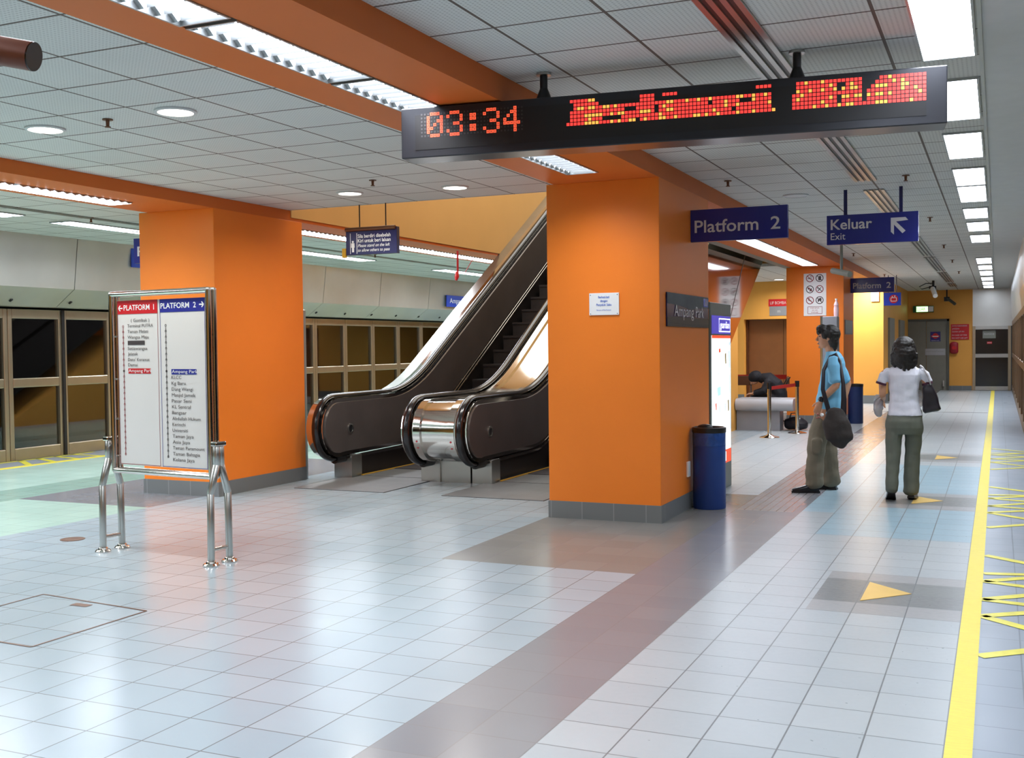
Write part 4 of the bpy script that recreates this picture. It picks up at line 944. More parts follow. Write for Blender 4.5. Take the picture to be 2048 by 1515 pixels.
for k, (s_, w_) in enumerate(lab2): q.text(s_, cu(563), cv(755 + k * 45.6), w=w_ / 757 * PWd, h=.025, m=3)
for x, mm in ((142, 4), (521, 3)):
    for k in range(24):
        y = 340 + k * 44.4; v = cv(y)
        if k == 8: q.disk(cu(x), v, .010, 3)
        else: q.ring(cu(x), v, .006, .0095, mm)
        if k < 23: q.line(cu(x), v - .011, cu(x), v - .045, .005, mm)
for x, mm in ((94, 4), (452, 4), (474, 1), (851, 1)): q.line(cu(x), .004, cu(x), PHt, .0035, mm)
q.line(0, .006, cu(452), .006, .0035, 4); q.line(cu(474), .006, PWd, .006, .0035, 1)
mb.build('lettering', ['red', 'board_blue', 'white', 'ink', 'ink_red'], t, label='red and blue headings, station lists and line diagrams')
for u, s_ in ((-.075, -1), (BW + .045, 1)):
    for d in (-1, 1):
        top = fb(u, .66 + .17, .025 + d * .018); mid_ = fb(u, .62, .025 + d * .022); kn = fb(u, .50, .025 + d * .082); ft = fb(u, 0.03, .025 + d * .088)
        mb = MB(); mb.limb([top, fb(u, .70, .025 + d * .02)], [.026, .026]); mb.limb([fb(u, .70, .025 + d * .02), kn], [.026, .026]); mb.limb([kn, ft], [.025, .025]); leg = mb.build('leg', 'steel', t, smooth=True)
        mb = MB(); mb.lathe(V((ft.x, ft.y, 0)), [(.058, 0), (.058, .006), (.05, .016), (.038, .018), (.034, .03), (.027, .034)], 24); mb.build('foot', 'chrome', leg, smooth=True)
    mb = MB(); mb.obox(fb(u, .85, .025), bx * .030, bn * .05, V((0, 0, .016))); mb.obox(fb(u, .78, .025), bx * .018, bn * .03, V((0, 0, .07))); mb.build('clamp', 'chrome', t, bevel=.008)
    MB().cyl(fb(u, .80, .025), fb(0 if s_ < 0 else BW, .80, .025), .012, n=10).cyl(fb(u, .73, .025), fb(0 if s_ < 0 else BW, .73, .025), .012, n=10).build('bracket', 'chrome', t, smooth=True)
    MB().cyl(fb(u, .11, -.06), fb(u, .11, .11), .014, n=12).build('cross_bar', 'chrome', t, smooth=True)

# ------------------------------------------------------------------ advertising light boxes, bins
t = thing('advert_lightbox', (-2.66, 11.1, 0), 'tall lit advertising box standing behind the large pillar', 'advertising box')
MB().box(-2.76, -2.60, 10.66, 11.58, 0, 1.93).build('case', 'ad_case', t, bevel=.01)
mb = MB(); q = Pl((-2.60, 10.66, 0), (0, 1, 0), (0, 0, 1), mb, lift=.003)
q.rect(.05, .40, .88, 1.60, 0); q.rect(.05, 1.615, .88, 1.80, 1); q.rect(.05, 1.57, .88, 1.60, 2, .001); q.rect(.05, .27, .88, .41, 2, .001); q.rect(.45, .29, .65, .39, 6, .002)
for a, b, c, d, m_ in ((.62, 1.30, .68, 1.42, 4), (.78, 1.25, .86, 1.45, 3), (.80, 1.49, .88, 1.54, 3), (.30, 1.20, .36, 1.22, 5), (.35, 1.42, .42, 1.47, 2), (.28, .98, .42, 1.08, 5), (.82, .60, .87, 1.2, 3), (.2, .84, .24, .92, 2), (.35, .80, .39, .93, 3), (.6, .80, .65, .90, 3), (.74, .80, .80, .93, 4)): q.poly([(a, b), (c, b + .01), (c - .01, d), (a - .02, d - .01)], m_, .002)
for a in (0, 1):
    q.line(.36, 1.64 + a * .13, .86, 1.64 + a * .13, .012, 6, .002)
q.line(.36, 1.64, .36, 1.77, .012, 6, .002); q.line(.86, 1.64, .86, 1.77, .012, 6, .002); q.text('guardian', .40, 1.675, w=.42, h=.075, m=6, bold=.01, l=.003)
mb.build('lit_poster', ['ad_lit', 'ad_purple', 'ad_red', 'ad_pale', 'ad_ochre', 'ad_green', 'ad_white'], t, label='lit white poster with a purple header')
tag(MB().box(-7.6, at(614, 750, 1, 10.58).x, 10.53, 10.58, 0, 1.96).build('notice_stand', 'alu', bevel=.01), 'plain grey upright panel edge beside the left orange pillar', 'panel')

def bin_(x, y, r, h, body, label, bag=True, sx=1.0):
    t = thing('litter_bin', (x, y, 0), label, 'litter bin')
    MB().lathe((x, y, 0), [(r * .97, 0.0), (r, .01), (r, h - .02), (r * .9, h - .02), (r * .88, .3), (r * .5, .29)], 32).build('body', body, t, smooth=True)
    mb = MB(); mb.lathe((x, y, 0), [(r * 1.03, h - .045), (r * 1.04, h - .04), (r * 1.04, h), (r * .92, h + .006), (r * .80, h - .01), (r * .80, h - .045)], 32); mb.build('rim', 'black', t, smooth=True)
    if bag:
        mb = MB(); n = 40
        rings = []
        for z_ in (h - .045, h - .08, h - .12, h - .16, h - .165):
            rings.append([V((x + math.cos(2 * math.pi * k / n) * r * (1.008 + .012 * noise.noise(V((k * .6, z_ * 30, 0)))), y + math.sin(2 * math.pi * k / n) * r * (1.008 + .012 * noise.noise(V((k * .6, z_ * 30, 3)))), z_)) for k in range(n)])
        mb.loft(rings, cap=False); mb.build('liner_bag', 'bin_bag', t, smooth=True)
        mb = MB(); mb.ell((x - r * .25, y, h + .0), (r * .5, 0, 0), (0, r * .4, 0), (0, 0, .03)); mb.build('litter', 'black', t, smooth=True)
bin_(-2.435, 9.92, .150, .745, 'bin_blue', 'blue cylindrical litter bin with a black rim beside the large orange pillar')
bin_(-2.42, 21.15, .135, .73, 'bin_navy', 'dark navy litter bin by the far pillar, behind the man', bag=False)

# ------------------------------------------------------------------ counter area
t = thing('counter', (-3.8, 19.2, 0), 'low grey counter with a rounded front edge, near the far pillar', 'counter')
MB().box(-4.165, -3.42, 18.96, 19.3, 0, .40).build('base', 'counter_dark', t)
mb = MB(); prof = [(18.80, .45)] + [(18.86 - .09 * math.sin(math.radians(a)), .445 - .1 * math.cos(math.radians(a)) + .0) for a in range(0, 181, 20)] + [(19.42, .56), (19.42, .34)]
mb = MB(); prof = [(18.93 - .10 * math.sin(math.radians(a)), .45 - .105 * math.cos(math.radians(a))) for a in range(0, 181, 15)] + [(19.45, .555), (19.45, .345)]
mb.prism([(-4.165, a, b) for a, b in prof], (.985, 0, 0)); mb.build('counter_top', 'counter', t, smooth=True)
def stanchion(x, y, label):
    t = thing('queue_post', (x, y, 0), label, 'queue post', )
    MB().lathe((x, y, 0), [(.16, 0), (.16, .008), (.14, .02), (.05, .04), (.03, .06)], 28).build('base', 'chrome', t, smooth=True)
    MB().cyl((x, y, .04), (x, y, .86), .030, n=18).build('post', 'chrome', t, smooth=True)
    MB().cyl((x, y, .78), (x, y, .88), .036, n=18).build('tape_head', 'black', t, smooth=True)
    return t
stanchion(-3.34, 17.6, 'left chrome queue post standing before the counter'); sp = stanchion(-3.06, 18.55, 'right chrome queue post at the counter end, nearer the man')
a, b = V((-3.34, 17.6, .83)), V((-3.06, 18.55, .85)); d = (b - a)
mb = MB(); a2 = V((-3.32, 20.3, .80)); b2 = V((-3.09, 18.57, .83)); mb.prism([a2, b2, b2 + V((0, 0, -.06)), a2 + V((0, 0, -.06))], (.006, .006, 0))
mb = MB(); a2 = V((-3.31, 17.63, .82)); b2 = V((-3.085, 18.52, .84)); mb.prism([a2, b2, b2 + V((0, 0, -.055)), a2 + V((0, 0, -.055))], (.006, .0, 0)); tag(mb.build('queue_tape', 'tape'), 'red barrier tape stretched between the two chrome queue posts', 'barrier tape')
mb = MB(); mb.box(-4.9, -3.635, 22.0, 22.006, .79, .88); tag(mb.build('queue_tape', 'tape'), 'red barrier tape behind the hunched person, running to the far pillar', 'barrier tape')

def folding_chair(x, y, f, label, z=.45):
    """f = facing direction (unit xy)"""
    f = V((f[0], f[1], 0)).normalized(); s = V((-f.y, f.x, 0)); c = V((x, y, 0)); u = V((0, 0, 1))
    t = thing('folding_chair', (x, y, 0), label, 'chair')
    MB().obox(c + u * z, f * .20, s * .21, u * .012).build('seat', 'black', t, bevel=.006)
    MB().obox(c - f * .25 + u * (z + .35), f * .012, s * .21, u * .09).build('backrest', 'brown_metal', t, bevel=.006)
    for k in (-1, 1):
        MB().cyl(c - f * .27 + s * .21 * k + u * (z + .45), c + f * .24 + s * .21 * k, .012, n=10).build('leg', 'black', t)
        MB().cyl(c + f * .16 + s * .19 * k + u * z, c - f * .26 + s * .19 * k, .012, n=10).build('leg', 'black', t)
    return t
folding_chair(-4.47, 20.62, (0.2, -1), 'empty folding chair with a brown back, left of the hunched person')
folding_chair(-3.72, 20.05, (-1, -.25), 'black folding chair under the hunched person')
t = thing('water_bottle', (-4.22, 19.1, .555), 'small black bottle standing on the counter left of the hunched person', 'bottle')
MB().lathe((-4.22, 19.1, .555), [(.03, 0), (.033, .01), (.033, .13), (.015, .16), (.015, .18)], 16).build('body', 'black', t, smooth=True)
MB().cyl((-4.22, 19.1, .735), (-4.22, 19.1, .755), .017, n=12).build('cap', 'ink', t, smooth=True)
# duffel bag
t = thing('duffel_bag', (-3.2, 19.25, 0), 'black duffel bag on the floor at the right end of the counter', 'bag')
mb = MB(); mb.limb([(-3.36, 19.3, .10), (-3.25, 19.28, .12), (-3.12, 19.26, .115), (-3.03, 19.25, .08)], [(.09, .09), (.10, .115), (.10, .115), (.07, .075)], ref=(0, 1, 0)); remeshed(mb, 'body', 'bag_black', t, .012, 3, .01)
MB().limb([(-3.30, 19.22, .2), (-3.27, 19.2, .29), (-3.20, 19.2, .30), (-3.14, 19.22, .2)], [.01] * 4).build('strap', 'leather', t, smooth=True)
# steel cabinet with bottle on top
t = thing('steel_cabinet', (-2.62, 19.0, 0), 'narrow upright steel cabinet behind the man, a pink bottle on its top', 'cabinet')
mb = MB(); mb.box(-2.70, -2.46, 18.92, 19.2, 0, 1.95); mb.build('body', 'counter_dark', t, bevel=.01)
MB().cyl((-2.70, 19.06, 0.0), (-2.70, 19.06, 1.955), .055, n=20).build('rounded_edge', 'steel', t, smooth=True)
t = thing('plastic_bottle', (-2.49, 19.05, 1.95), 'pinkish plastic bottle on top of the steel cabinet', 'bottle')
MB().lathe((-2.49, 19.05, 1.95), [(.038, 0), (.042, .02), (.042, .14), (.034, .17), (.042, .19), (.03, .23), (.016, .255), (.016, .27)], 20).build('body', 'pink_plastic', t, smooth=True)
MB().cyl((-2.49, 19.05, 2.222), (-2.49, 19.05, 2.25), .02, n=14).build('cap', 'white', t, smooth=True)

# ------------------------------------------------------------------ devices hanging from the ceiling
t = thing('hanging_speaker', (-2.38, 18.2, 2.7), 'grey tube loudspeaker hanging on a rod before the far orange pillar', 'loudspeaker')
p = at(1683, 545, 1, 17.6); MB().cyl((p.x, p.y, p.z), (p.x, p.y, Z_C), .022, n=12).build('rod', 'grey_paint', t, smooth=True)
a, b = at(1665, 541, 1, 17.6), at(1700, 548, 1, 17.3); MB().cyl(a, b, .045, n=16).build('tube', 'grey_paint', t, smooth=True)
t = thing('red_strap', (-7.1, 14.0, 2.5), 'red strap hanging from the left beam above the escalator', 'strap')
p = at(912, 506, 0, -7.32); e = at(909, 560, 0, -7.32)
mb = MB(); mb.obox((p + V((0, 0, 0)) + e) / 2 + V((.04, 0, .03)), (0, .025, 0), (.004, 0, 0), V((0, 0, (p.z - e.z) / 2))); mb.limb([e + V((.04, 0, .12)), e + V((.04, .0, .05)), e + V((.04, -.02, .0))], [.02, .035, .02]); mb.build('ribbon', 'red', t)
q1, q2 = at(947, 515, 0, -7.28), at(930, 545, 0, -7.28)
MB().cyl(q1, q2, .006, n=8).build('cord', 'dark_red', t)
t = thing('security_camera', (-1.5, 30.5, 2.9), 'white bullet security camera under the far ceiling', 'camera')
MB().cyl((-1.53, 30.0, 2.86), (-1.45, 29.7, 2.66), .06, n=16).build('body', 'white', t, smooth=True)
MB().cyl((-1.52, 30.1, 2.86), (-1.52, 30.1, Z_C), .03, n=12).box(-1.62, -1.45, 30.05, 30.18, 2.86, 2.93).build('mount', 'black', t)
mb = MB(); mb.limb([(-1.6, 30.1, 2.9), (-1.8, 30.1, 2.86), (-1.86, 30.1, 2.92), (-1.7, 30.1, 3.0), (-1.55, 30.1, 3.0)], [.012] * 5); mb.build('cable', 'black', t, smooth=True)
t = thing('security_camera', (-1.45, Y_END - .3, 2.7), 'dark security camera on the end wall above the red notice', 'camera')
MB().cyl((-1.42, Y_END - .25, 2.82), (-1.18, Y_END - .4, 2.62), .045, n=14).build('body', 'door_trim', t, smooth=True)
MB().cyl((-1.42, Y_END - .25, 2.80), (-1.42, Y_END - .25, Z_C), .02, n=10).box(-1.5, -1.34, Y_END - .3, Y_END - .2, 2.72, 2.85).build('mount', 'black', t)
# brown tube camera close to the lens at the upper left
oc = CO + (ray(66, 113)) * 3.0; ad = (CR * .98 - CF * .12 - CU * .2).normalized()
t = thing('tube_camera', oc, 'brown tubular camera housing at the upper left corner', 'camera')
MB().cyl(oc, oc - ad * .5, .040, n=32).build('housing', 'pipe_brown', t, smooth=True)
MB().cyl(oc - ad * .002, oc + ad * .004, .0395, n=32).build('lens_glass', 'black_gloss', t, smooth=True)
MB().cyl(oc - ad * .36, V((oc - ad * .36).to_2d().to_3d()) + V((0, 0, Z_C)), .015, n=12).build('mount', 'pipe_brown', t, smooth=True)

# ------------------------------------------------------------------ people
class Frame:
    def __init__(s, o, f, r): s.o, s.f, s.r = V(o), V(f).normalized(), V(r).normalized()
    def __call__(s, f, r, z): return s.o + s.f * f + s.r * r + V((0, 0, z))
    def v(s, f, r, z): return s.f * f + s.r * r + V((0, 0, z))
def ring_stack(mb, fr, rows, n=20, power=2.4):
    """stack of rounded cross sections; row = (z, f, r, half depth f, half width r)"""
    rings = []
    for z_, f, r, a, b in rows:
        rg = []
        for k in range(n):
            t = 2 * math.pi * k / n; c, s_ = math.cos(t), math.sin(t)
            c = math.copysign(abs(c) ** (2 / power), c); s_ = math.copysign(abs(s_) ** (2 / power), s_)
            rg.append(fr(f + a * c, r + b * s_, z_))
        rings.append(rg)
    mb.loft(rings)
def head_mb(mb, fr, f, r, zc, s=1.0):
    """head centred at eye height zc: skull, jaw, nose, lips, ears, chin"""
    R = [(-.118, .022, .030, .028), (-.108, .020, .048, .042), (-.085, .012, .068, .055), (-.055, .004, .080, .063), (-.02, -.004, .088, .069), (.02, -.010, .094, .073), (.055, -.016, .094, .073), (.085, -.02, .082, .064), (.105, -.022, .056, .044), (.115, -.024, .022, .018)]
    ring_stack(mb, fr, [(zc + a * s, f + b * s, r, c * s, d * s) for a, b, c, d in R], 22, 2.15)
    e = lambda a, b, c, x, y, z_: mb.ell(fr(f + a * s, r + b * s, zc + c * s), fr.v(x * s, 0, 0), fr.v(0, y * s, 0), fr.v(0, 0, z_ * s), 12, 8)
    mb.limb([fr(f + .080 * s, r, zc + .012 * s), fr(f + .096 * s, r, zc - .018 * s), fr(f + .104 * s, r, zc - .036 * s)], [.009 * s, .011 * s, .014 * s]); e(.095, 0, -.040, .012, .018, .009)
    e(.086, 0, -.066, .012, .024, .006); e(.083, 0, -.077, .012, .022, .007); e(.070, 0, -.108, .018, .022, .014); e(.074, 0, .03, .014, .05, .012)
    for k in (-1, 1): e(-.012, k * .074, -.012, .018, .010, .032)
def hand_mb(mb, w, d, side, thumb, s=1.0, curl=.5, back=None):
    """w wrist, d pointing direction, side = across the palm, thumb = +1/-1 along side; curl towards back x"""
    d = V(d).normalized(); side = (V(side) - d * V(side).dot(d)).normalized(); n = d.cross(side) if back is None else V(back).normalized()
    mb.limb([w, w + d * .045 * s, w + d * .085 * s], [(.024 * s, .017 * s), (.036 * s, .015 * s), (.038 * s, .014 * s)], ref=side)
    for k, (o, L) in enumerate(((-.029, .058), (-.010, .070), (.010, .075), (.029, .068))):
        o = -o * thumb
        b = w + d * .085 * s + side * o * s; j1 = b + d * L * .45 * s + n * L * .22 * curl * s; j2 = j1 + d * L * .28 * s + n * L * .38 * curl * s; j3 = j2 + d * L * .1 * s + n * L * .34 * curl * s
        mb.limb([b - d * .012 * s, j1, j2, j3], [.0092 * s, .0088 * s, .0080 * s, .0072 * s], n=10)
    b = w + d * .022 * s + side * thumb * .028 * s
    mb.limb([b, b + d * .028 * s + side * thumb * .026 * s + n * .012 * s, b + d * .056 * s + side * thumb * .034 * s + n * .024 * curl * s], [.0115 * s, .0100 * s, .0085 * s], n=10)

def shoe(t, fr, f0, r0, z0, fwd, L=.26, mat='leather', heel=0.0):
    """shoe with sole; (f0, r0) heel point, fwd = direction in the frame"""
    d = V((fwd[0], fwd[1], 0)).normalized(); s = V((-d.y, d.x, 0))
    P = lambda a, b, z_: fr(f0 + d.x * a + s.x * b, r0 + d.y * a + s.y * b, z0 + z_ + heel * max(0, 1 - a / (L * .62)))
    rows = [(0.0, .028, .075), (.03, .034, .085), (.08, .036, .085), (.13, .040, .066), (.18, .044, .05), (.225, .038, .04), (.255, .018, .028)]
    mb = MB(); rings = []
    for a, hw, h in rows:
        a = a * L / .26
        rings.append([P(a, hw * math.copysign(abs(math.cos(x)) ** .8, math.cos(x)), .012 + h * .5 + h * .5 * math.sin(x) if math.sin(x) > -.2 else .012) for x in [2 * math.pi * k / 16 for k in range(16)]])
    mb.loft(rings); sh = mb.build('shoe', mat, t, smooth=True)
    mb = MB(); mb.loft([[P(a * L / .26, hw * 1.1 * k, z_) for k, z_ in ((-1, 0.0), (1, 0.0), (1, .018), (-1, .018))] for a, hw, h in [(-.008, .03, 0)] + rows[1:-1] + [(.262, .02, 0)]]); mb.build('sole', 'black', sh)
    return sh

# ---- man in the blue shirt, facing the platform, seen in profile
mf = Frame((-1.64, 11.42, 0), (-.985, -.17, 0), (.17, -.985, 0))     # r = his left side, towards the camera
t = thing('person', (-1.64, 11.42, 0), 'person in a light blue T-shirt and cargo trousers standing in profile beside the far pillar', 'person')
mb = MB()
head_mb(mb, mf, -.055, 0, 1.575, .98)
mb.limb([mf(-.115, 0, 1.36), mf(-.095, 0, 1.44), mf(-.07, 0, 1.52)], [.062, .054, .056])
ring_stack(mb, mf, [(.86, -.055, 0, .08, .13), (1.0, -.075, 0, .085, .125), (1.15, -.095, 0, .09, .14), (1.28, -.11, 0, .09, .155), (1.345, -.115, 0, .06, .12), (1.38, -.11, 0, .04, .08)])
sh_l, el_l, wr_l = mf(-.115, .158, 1.318), mf(-.14, .225, 1.09), mf(.015, .235, .925)
mb.limb([sh_l, mf(-.12, .205, 1.2), el_l], [.048, .042, .036]); mb.limb([el_l, mf(-.07, .232, 1.02), wr_l], [.036, .035, .024])
hand_mb(mb, wr_l, mf.v(.36, 0.0, -.93), mf.v(-.9, .1, -.35), -1, .95, .6, back=mf.v(-.3, -.9, 0))
sh_r, el_r, wr_r = mf(-.125, -.158, 1.318), mf(-.27, -.23, 1.09), mf(-.22, -.20, .88)
mb.limb([sh_r, mf(-.2, -.21, 1.2), el_r], [.048, .042, .036]); mb.limb([el_r, wr_r], [.036, .024])
hand_mb(mb, wr_r, mf.v(.15, .1, -1), mf.v(1, 0, .1), 1, .95, .7)
hipL, knL, anL = mf(-.04, .095, .84), mf(.055, .115, .47), mf(.085, .125, .09)
hipR, knR, anR = mf(-.06, -.095, .84), mf(-.06, -.115, .47), mf(-.095, -.13, .09)
mb.limb([hipL, knL, anL], [.075, .05, .036]); mb.limb([hipR, knR, anR], [.075, .05, .036])
remeshed(mb, 'body', 'skin', t, .0048, 3)
mb = MB()
for k in (-1, 1): mb.ell(mf(.015, k * .031, 1.578), mf.v(.010, 0, 0), mf.v(0, .015, 0), mf.v(0, 0, .007), 10, 6)
mb.build('eyes', 'black', t, smooth=True)
mb = MB(); mb.ell(mf(.031, 0, 1.5055), mf.v(.009, 0, 0), mf.v(0, .024, 0), mf.v(0, 0, .009), 10, 6); mb.build('lips', 'lip', t, smooth=True)
mb = MB(); E = lambda a, b, c, x, y, z_: mb.ell(mf(a, b, c), mf.v(x, 0, 0), mf.v(0, y, 0), mf.v(0, 0, z_), 16, 10)
E(-.085, 0, 1.60, .105, .092, .098); E(-.118, 0, 1.515, .05, .072, .085); E(-.01, 0, 1.655, .062, .078, .045); E(.018, 0, 1.625, .030, .066, .035)
for k in (-1, 1):
    E(-.03, k * .072, 1.60, .035, .016, .050); E(-.105, k * .062, 1.535, .042, .022, .07)
for k in range(9): mb.limb([mf(-.01, -.06 + k * .015, 1.66), mf(.030, -.056 + k * .014, 1.625), mf(.036 - abs(k - 4) * .003, -.05 + k * .0125, 1.592 + (k % 3) * .006)], [.016, .012, .005], n=8)
for k in range(7): mb.limb([mf(-.13, -.05 + k * .0165, 1.53), mf(-.142 + abs(k - 3) * .005, -.045 + k * .015, 1.45), mf(-.135, -.04 + k * .013, 1.415 + (k % 2) * .01)], [.018, .014, .005], n=8)
remeshed(mb, 'hair', 'hair', t, .005, 2, .004, 50)
mb = MB()
ring_stack(mb, mf, [(.795, -.065, 0, .135, .175), (.84, -.065, 0, .135, .172), (.95, -.075, 0, .125, .165), (1.08, -.095, 0, .122, .168), (1.20, -.115, 0, .118, .178), (1.30, -.125, 0, .108, .195), (1.36, -.125, 0, .092, .182), (1.405, -.115, 0, .072, .11), (1.425, -.105, 0, .064, .075)])
mb.limb([mf(-.115, .14, 1.335), mf(-.115, .19, 1.27), mf(-.13, .215, 1.13)], [(.075, .062), (.072, .062), (.068, .060)], ref=mf.f)
mb.limb([mf(-.13, -.14, 1.335), mf(-.18, -.19, 1.25), mf(-.24, -.22, 1.12)], [(.075, .062), (.07, .06), (.064, .058)], ref=mf.f)
remeshed(mb, 'shirt', 'shirt_blue', t, .007, 4, .006, 13)
mb = MB()
ring_stack(mb, mf, [(.66, -.04, 0, .12, .165), (.74, -.045, 0, .125, .168), (.82, -.06, 0, .118, .155), (.87, -.065, 0, .112, .145)])
mb.limb([mf(-.03, .085, .76), mf(.03, .105, .60), mf(.055, .115, .46), mf(.07, .12, .25), mf(.075, .125, .075)], [(.105, .088), (.098, .085), (.092, .08), (.088, .076), (.092, .080)], ref=mf.f)
mb.limb([mf(-.055, -.085, .76), mf(-.06, -.105, .60), mf(-.065, -.115, .46), mf(-.085, -.12, .25), mf(-.10, -.125, .075)], [(.105, .088), (.098, .085), (.092, .08), (.086, .076), (.092, .080)], ref=mf.f)
mb.limb([mf(.05, .195, .53), mf(.055, .197, .42)], [(.055, .018), (.055, .018)], ref=mf.f)
tr = remeshed(mb, 'trousers', 'cargo', t, .008, 4, .010, 12)
shoe(t, mf, .03, .125, 0, (1, .12), .27); shoe(t, mf, -.15, -.13, 0, (.95, -.3), .26)
mb = MB(); mb.limb([wr_l + mf.v(-.012, 0, .035), wr_l + mf.v(-.002, 0, .01)], [.031, .031]); mb.build('watch', 'leather', t, smooth=True)
# shoulder bag carried on his left hip (held by him: a thing of its own)
t = thing('shoulder_bag', mf(-.13, .22, .45), "dark brown slouchy shoulder bag hanging at the standing person's hip", 'bag')
mb = MB()
mb.limb([mf(-.135, .285, .835), mf(-.125, .285, .74), mf(-.15, .285, .64), mf(-.165, .28, .555), mf(-.15, .275, .505)], [(.085, .025), (.125, .05), (.142, .06), (.128, .055), (.08, .04)], ref=mf.f)
remeshed(mb, 'body', 'bag_brown', t, .008, 4, .016, 10)
back = [mf(-.20, .275, .79), mf(-.205, .275, .95), mf(-.20, .265, 1.10), mf(-.17, .21, 1.33), mf(-.13, .135, 1.405), mf(-.085, .15, 1.375), mf(-.015, .245, 1.24), mf(-.005, .268, 1.05), mf(-.07, .278, .80)]
mb = MB(); mb.limb(back, [(.030, .007), (.026, .007), (.019, .006), (.016, .006), (.018, .006), (.018, .006), (.018, .006), (.022, .006), (.025, .007)], ref=mf.f, n=10); mb.build('strap', 'bag_black', t, smooth=True)
mb = MB()
for a, b, r_, m_ in ((.005, .80, .018, 0), (.045, .805, .013, 1), (.035, .775, .011, 1), (.055, .77, .010, 1)): mb.ell(mf(a, .325, b), mf.v(r_, 0, 0), mf.v(0, .008, 0), mf.v(0, 0, r_), 12, 6, m_)
mb.build('charms', ['white', 'lip'], t, smooth=True)

# ---- woman walking away
wf = Frame((-.815, 11.0, 0), (-.071, .9975, 0), (.9975, .071, 0))       # r = her right = right in the picture
t = thing('person', (-.815, 11.0, 0), 'person in a white T-shirt and olive trousers walking away along the platform', 'person')
mb = MB()
head_mb(mb, wf, .03, .0, 1.445, .93)
mb.limb([wf(.0, 0, 1.25), wf(.01, 0, 1.36)], [.05, .05])
ring_stack(mb, wf, [(.82, 0, 0, .09, .135), (.95, 0, 0, .085, .115), (1.08, 0, 0, .085, .125), (1.19, 0, 0, .085, .15), (1.25, 0, 0, .055, .135), (1.28, 0, 0, .035, .08)])
mb.limb([wf(0, -.165, 1.225), wf(.0, -.195, 1.12), wf(.015, -.195, 1.01)], [.042, .036, .031]); mb.limb([wf(.015, -.195, 1.01), wf(.17, -.19, .965)], [.031, .023])
hand_mb(mb, wf(.17, -.19, .965), wf.v(.9, -.1, -.35), wf.v(0, 0, 1), 1, .85, .8, back=wf.v(-.3, .6, -.7))
mb.limb([wf(0, .165, 1.225), wf(-.005, .20, 1.12), wf(.02, .222, 1.0)], [.042, .036, .031]); mb.limb([wf(.02, .222, 1.0), wf(.17, .25, .95)], [.031, .023])
hand_mb(mb, wf(.17, .25, .95), wf.v(.8, -.1, -.5), wf.v(0, 0, 1), 1, .85, .8, back=wf.v(-.3, -.6, -.7))
mb.limb([wf(0, -.075, .80), wf(-.02, -.095, .44), wf(-.10, -.115, .10)], [.075, .045, .032]); mb.limb([wf(0, .075, .80), wf(.07, .072, .44), wf(.09, .065, .09)], [.075, .045, .032])
remeshed(mb, 'body', 'skin', t, .0048, 3)
mb = MB()
for k in (-1, 1): mb.ell(wf(.095, k * .03, 1.447), wf.v(.010, 0, 0), wf.v(0, .014, 0), wf.v(0, 0, .007), 10, 6)
mb.build('eyes', 'black', t, smooth=True)
mb = MB(); E = lambda a, b, c, x, y, z_: mb.ell(wf(a, b, c), wf.v(x, 0, 0), wf.v(0, y, 0), wf.v(0, 0, z_), 16, 10)
E(.0, 0, 1.47, .105, .100, .098); E(-.035, 0, 1.39, .085, .112, .12); E(-.045, .0, 1.33, .06, .108, .06)
for k in (-1, 1): E(.02, k * .088, 1.38, .05, .028, .12)
for k in range(17):
    r_ = -.105 + k * .0131
    mb.limb([wf(-.075 + abs(k - 8) * .004, r_, 1.40), wf(-.09 + abs(k - 8) * .005, r_, 1.31), wf(-.088 + abs(k - 8) * .006, r_ * .93 + .012, 1.275 - .02 * math.sin(k * 1.9) - (.03 if 4 < k < 14 else 0))], [.02, .016, .006], n=8)
remeshed(mb, 'hair', 'hair', t, .005, 2, .004, 50)
mb = MB()
ring_stack(mb, wf, [(.815, .0, .01, .125, .160), (.86, 0, .008, .116, .150), (.94, 0, .0, .104, .132), (1.02, 0, .0, .103, .130), (1.12, 0, -.002, .105, .140), (1.20, -.005, 0, .098, .155), (1.255, -.005, 0, .070, .145), (1.285, 0, 0, .052, .10), (1.30, 0, 0, .048, .07)])
mb.limb([wf(0, -.13, 1.225), wf(0, -.18, 1.19), wf(.0, -.205, 1.125)], [(.055, .052), (.053, .050), (.050, .045)], ref=wf.f)
mb.limb([wf(0, .13, 1.225), wf(0, .185, 1.19), wf(.0, .215, 1.13)], [(.055, .052), (.053, .050), (.050, .045)], ref=wf.f)
shirt = remeshed(mb, 'shirt', 'shirt_white', t, .006, 3, .006, 16)
mb = MB()
for k in (-1, 1): mb.limb([wf(0, k * .2035, 1.128), wf(0, k * .2095, 1.108)], [(.0545, .0495), (.054, .049)], ref=wf.f, round_ends=False, n=20)
mb.build('sleeve_trim', 'trim_maroon', shirt, smooth=True)
mb = MB()
ring_stack(mb, wf, [(.64, -.0, .0, .105, .166), (.70, -.012, .0, .125, .172), (.76, -.012, .0, .125, .170), (.82, -.004, .006, .112, .158), (.87, 0, .008, .10, .148)])
mb.limb([wf(-.005, -.086, .72), wf(-.01, -.096, .58), wf(-.015, -.098, .45), wf(-.055, -.106, .25), wf(-.085, -.112, .105)], [(.10, .083), (.092, .078), (.080, .070), (.074, .062), (.075, .058)], ref=wf.f)
mb.limb([wf(.005, .086, .72), wf(.04, .084, .58), wf(.06, .077, .45), wf(.07, .068, .25), wf(.075, .062, .075)], [(.10, .083), (.092, .080), (.080, .074), (.076, .072), (.082, .074)], ref=wf.f)
remeshed(mb, 'trousers', 'trousers', t, .007, 4, .007, 13)
shoe(t, wf, -.12, -.112, 0, (1, -.05), .235, heel=.075); shoe(t, wf, .03, .062, 0, (1, .12), .235, heel=.02)
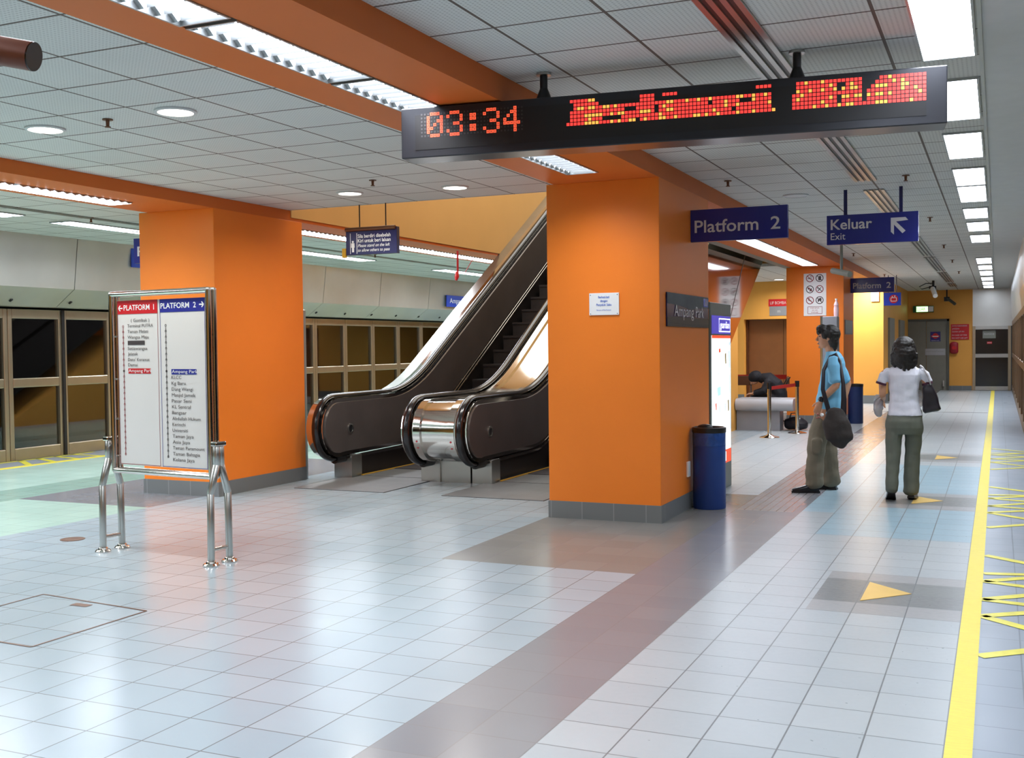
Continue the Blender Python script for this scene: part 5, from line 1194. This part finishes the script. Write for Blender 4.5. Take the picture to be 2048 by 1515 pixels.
# handbag under her right arm
t = thing('handbag', wf(.0, .25, .88), "black handbag tucked under the walking person's right arm", 'bag')
mb = MB()
hp = [(.165, 1.09), (.20, 1.145), (.235, 1.13), (.29, 1.02), (.325, .88), (.30, .862), (.185, .835), (.165, .86)]
mb.loft([[wf(d_, .0 + (a - .24) * k + .24, (b - .97) * k + .97) for a, b in hp] for d_, k in ((-.06, .8), (-.045, .97), (.0, 1.04), (.05, .97), (.065, .8))])
remeshed(mb, 'body', 'bag_black', t, .007, 4, .006, 14)
for dx, m_ in ((-.035, 'bag_black'), (-.07, 'sign_text')):
    mb = MB(); mb.limb([wf(dx + .0, .235, 1.11), wf(dx - .02, .215, 1.19), wf(dx + .0, .165, 1.275), wf(dx + .03, .145, 1.29), wf(dx + .09, .16, 1.25), wf(dx + .10, .225, 1.12)], [(.007, .006)] * 6, n=8); mb.build('handle', m_, t, smooth=True)
# clear plastic bag in her left hand
t = thing('plastic_bag', wf(.14, -.235, .80), "small clear plastic bag held in the walking person's left hand", 'bag')
mb = MB(); mb.limb([wf(.20, -.20, .975), wf(.19, -.235, .93), wf(.17, -.24, .86), wf(.17, -.235, .80)], [(.02, .02), (.055, .045), (.06, .05), (.035, .03)], ref=wf.f); remeshed(mb, 'pouch', 'plastic', t, .007, 2, .012, 22)
mb = MB(); mb.obox(wf(.17, -.235, .975), wf.v(.02, .035, 0), wf.v(-.01, .01, .03), wf.v(.004, 0, 0)); mb.build('fold', 'white', t)

# ---- hunched person at the counter
sf = Frame((-3.72, 20.0, 0), (-1, -.2, 0), (.2, -1, 0))
t = thing('person', (-3.72, 20.0, 0), 'person in black hooded clothing sitting hunched over at the counter', 'person')
mb = MB(); head_mb(mb, sf, .33, .0, .87, .9)
mb.limb([sf(.16, 0, .82), sf(.28, 0, .86)], [.05, .05]); mb.limb([sf(-.08, 0, .50), sf(-.02, 0, .68), sf(.15, 0, .82)], [(.13, .10), (.13, .10), (.12, .08)], ref=sf.r)
for k in (-1, 1):
    mb.limb([sf(.12, k * .15, .80), sf(.18, k * .2, .64), sf(.36, k * .15, .60)], [.045, .038, .026])
    hand_mb(mb, sf(.36, k * .13, .60), sf.v(1, -.3 * k, -.1), sf.v(0, 1, 0), -k, .9, .8, back=sf.v(0, 0, -1))
    mb.limb([sf(-.05, k * .09, .50), sf(.34, k * .10, .50), sf(.36, k * .10, .08)], [.08, .055, .04])
remeshed(mb, 'body', 'skin', t, .006, 3)
mb = MB()
mb.limb([sf(-.10, 0, .47), sf(-.10, 0, .60), sf(-.03, 0, .76), sf(.10, 0, .87), sf(.20, 0, .88)], [(.20, .15), (.20, .15), (.20, .14), (.18, .12), (.12, .09)], ref=sf.r)
for k in (-1, 1):
    mb.limb([sf(.09, k * .16, .82), sf(.17, k * .21, .65), sf(.33, k * .16, .605)], [.07, .062, .05])
    mb.limb([sf(-.05, k * .09, .50), sf(.34, k * .10, .50), sf(.36, k * .10, .12)], [.105, .08, .065])
remeshed(mb, 'robe', 'robe', t, .011, 4, .008, 10)
mb = MB(); mb.ell(sf(.325, 0, .905), sf.v(.12, 0, -.04), sf.v(0, .10, 0), sf.v(.03, 0, .105), 16, 10); mb.limb([sf(.12, 0, .84), sf(.22, 0, .88)], [(.13, .09), (.11, .09)], ref=sf.r); remeshed(mb, 'hood', 'robe', t, .01, 3, .005, 12)
shoe(t, sf, .28, .10, 0, (1, 0), .24); shoe(t, sf, .28, -.10, 0, (1, 0), .24)
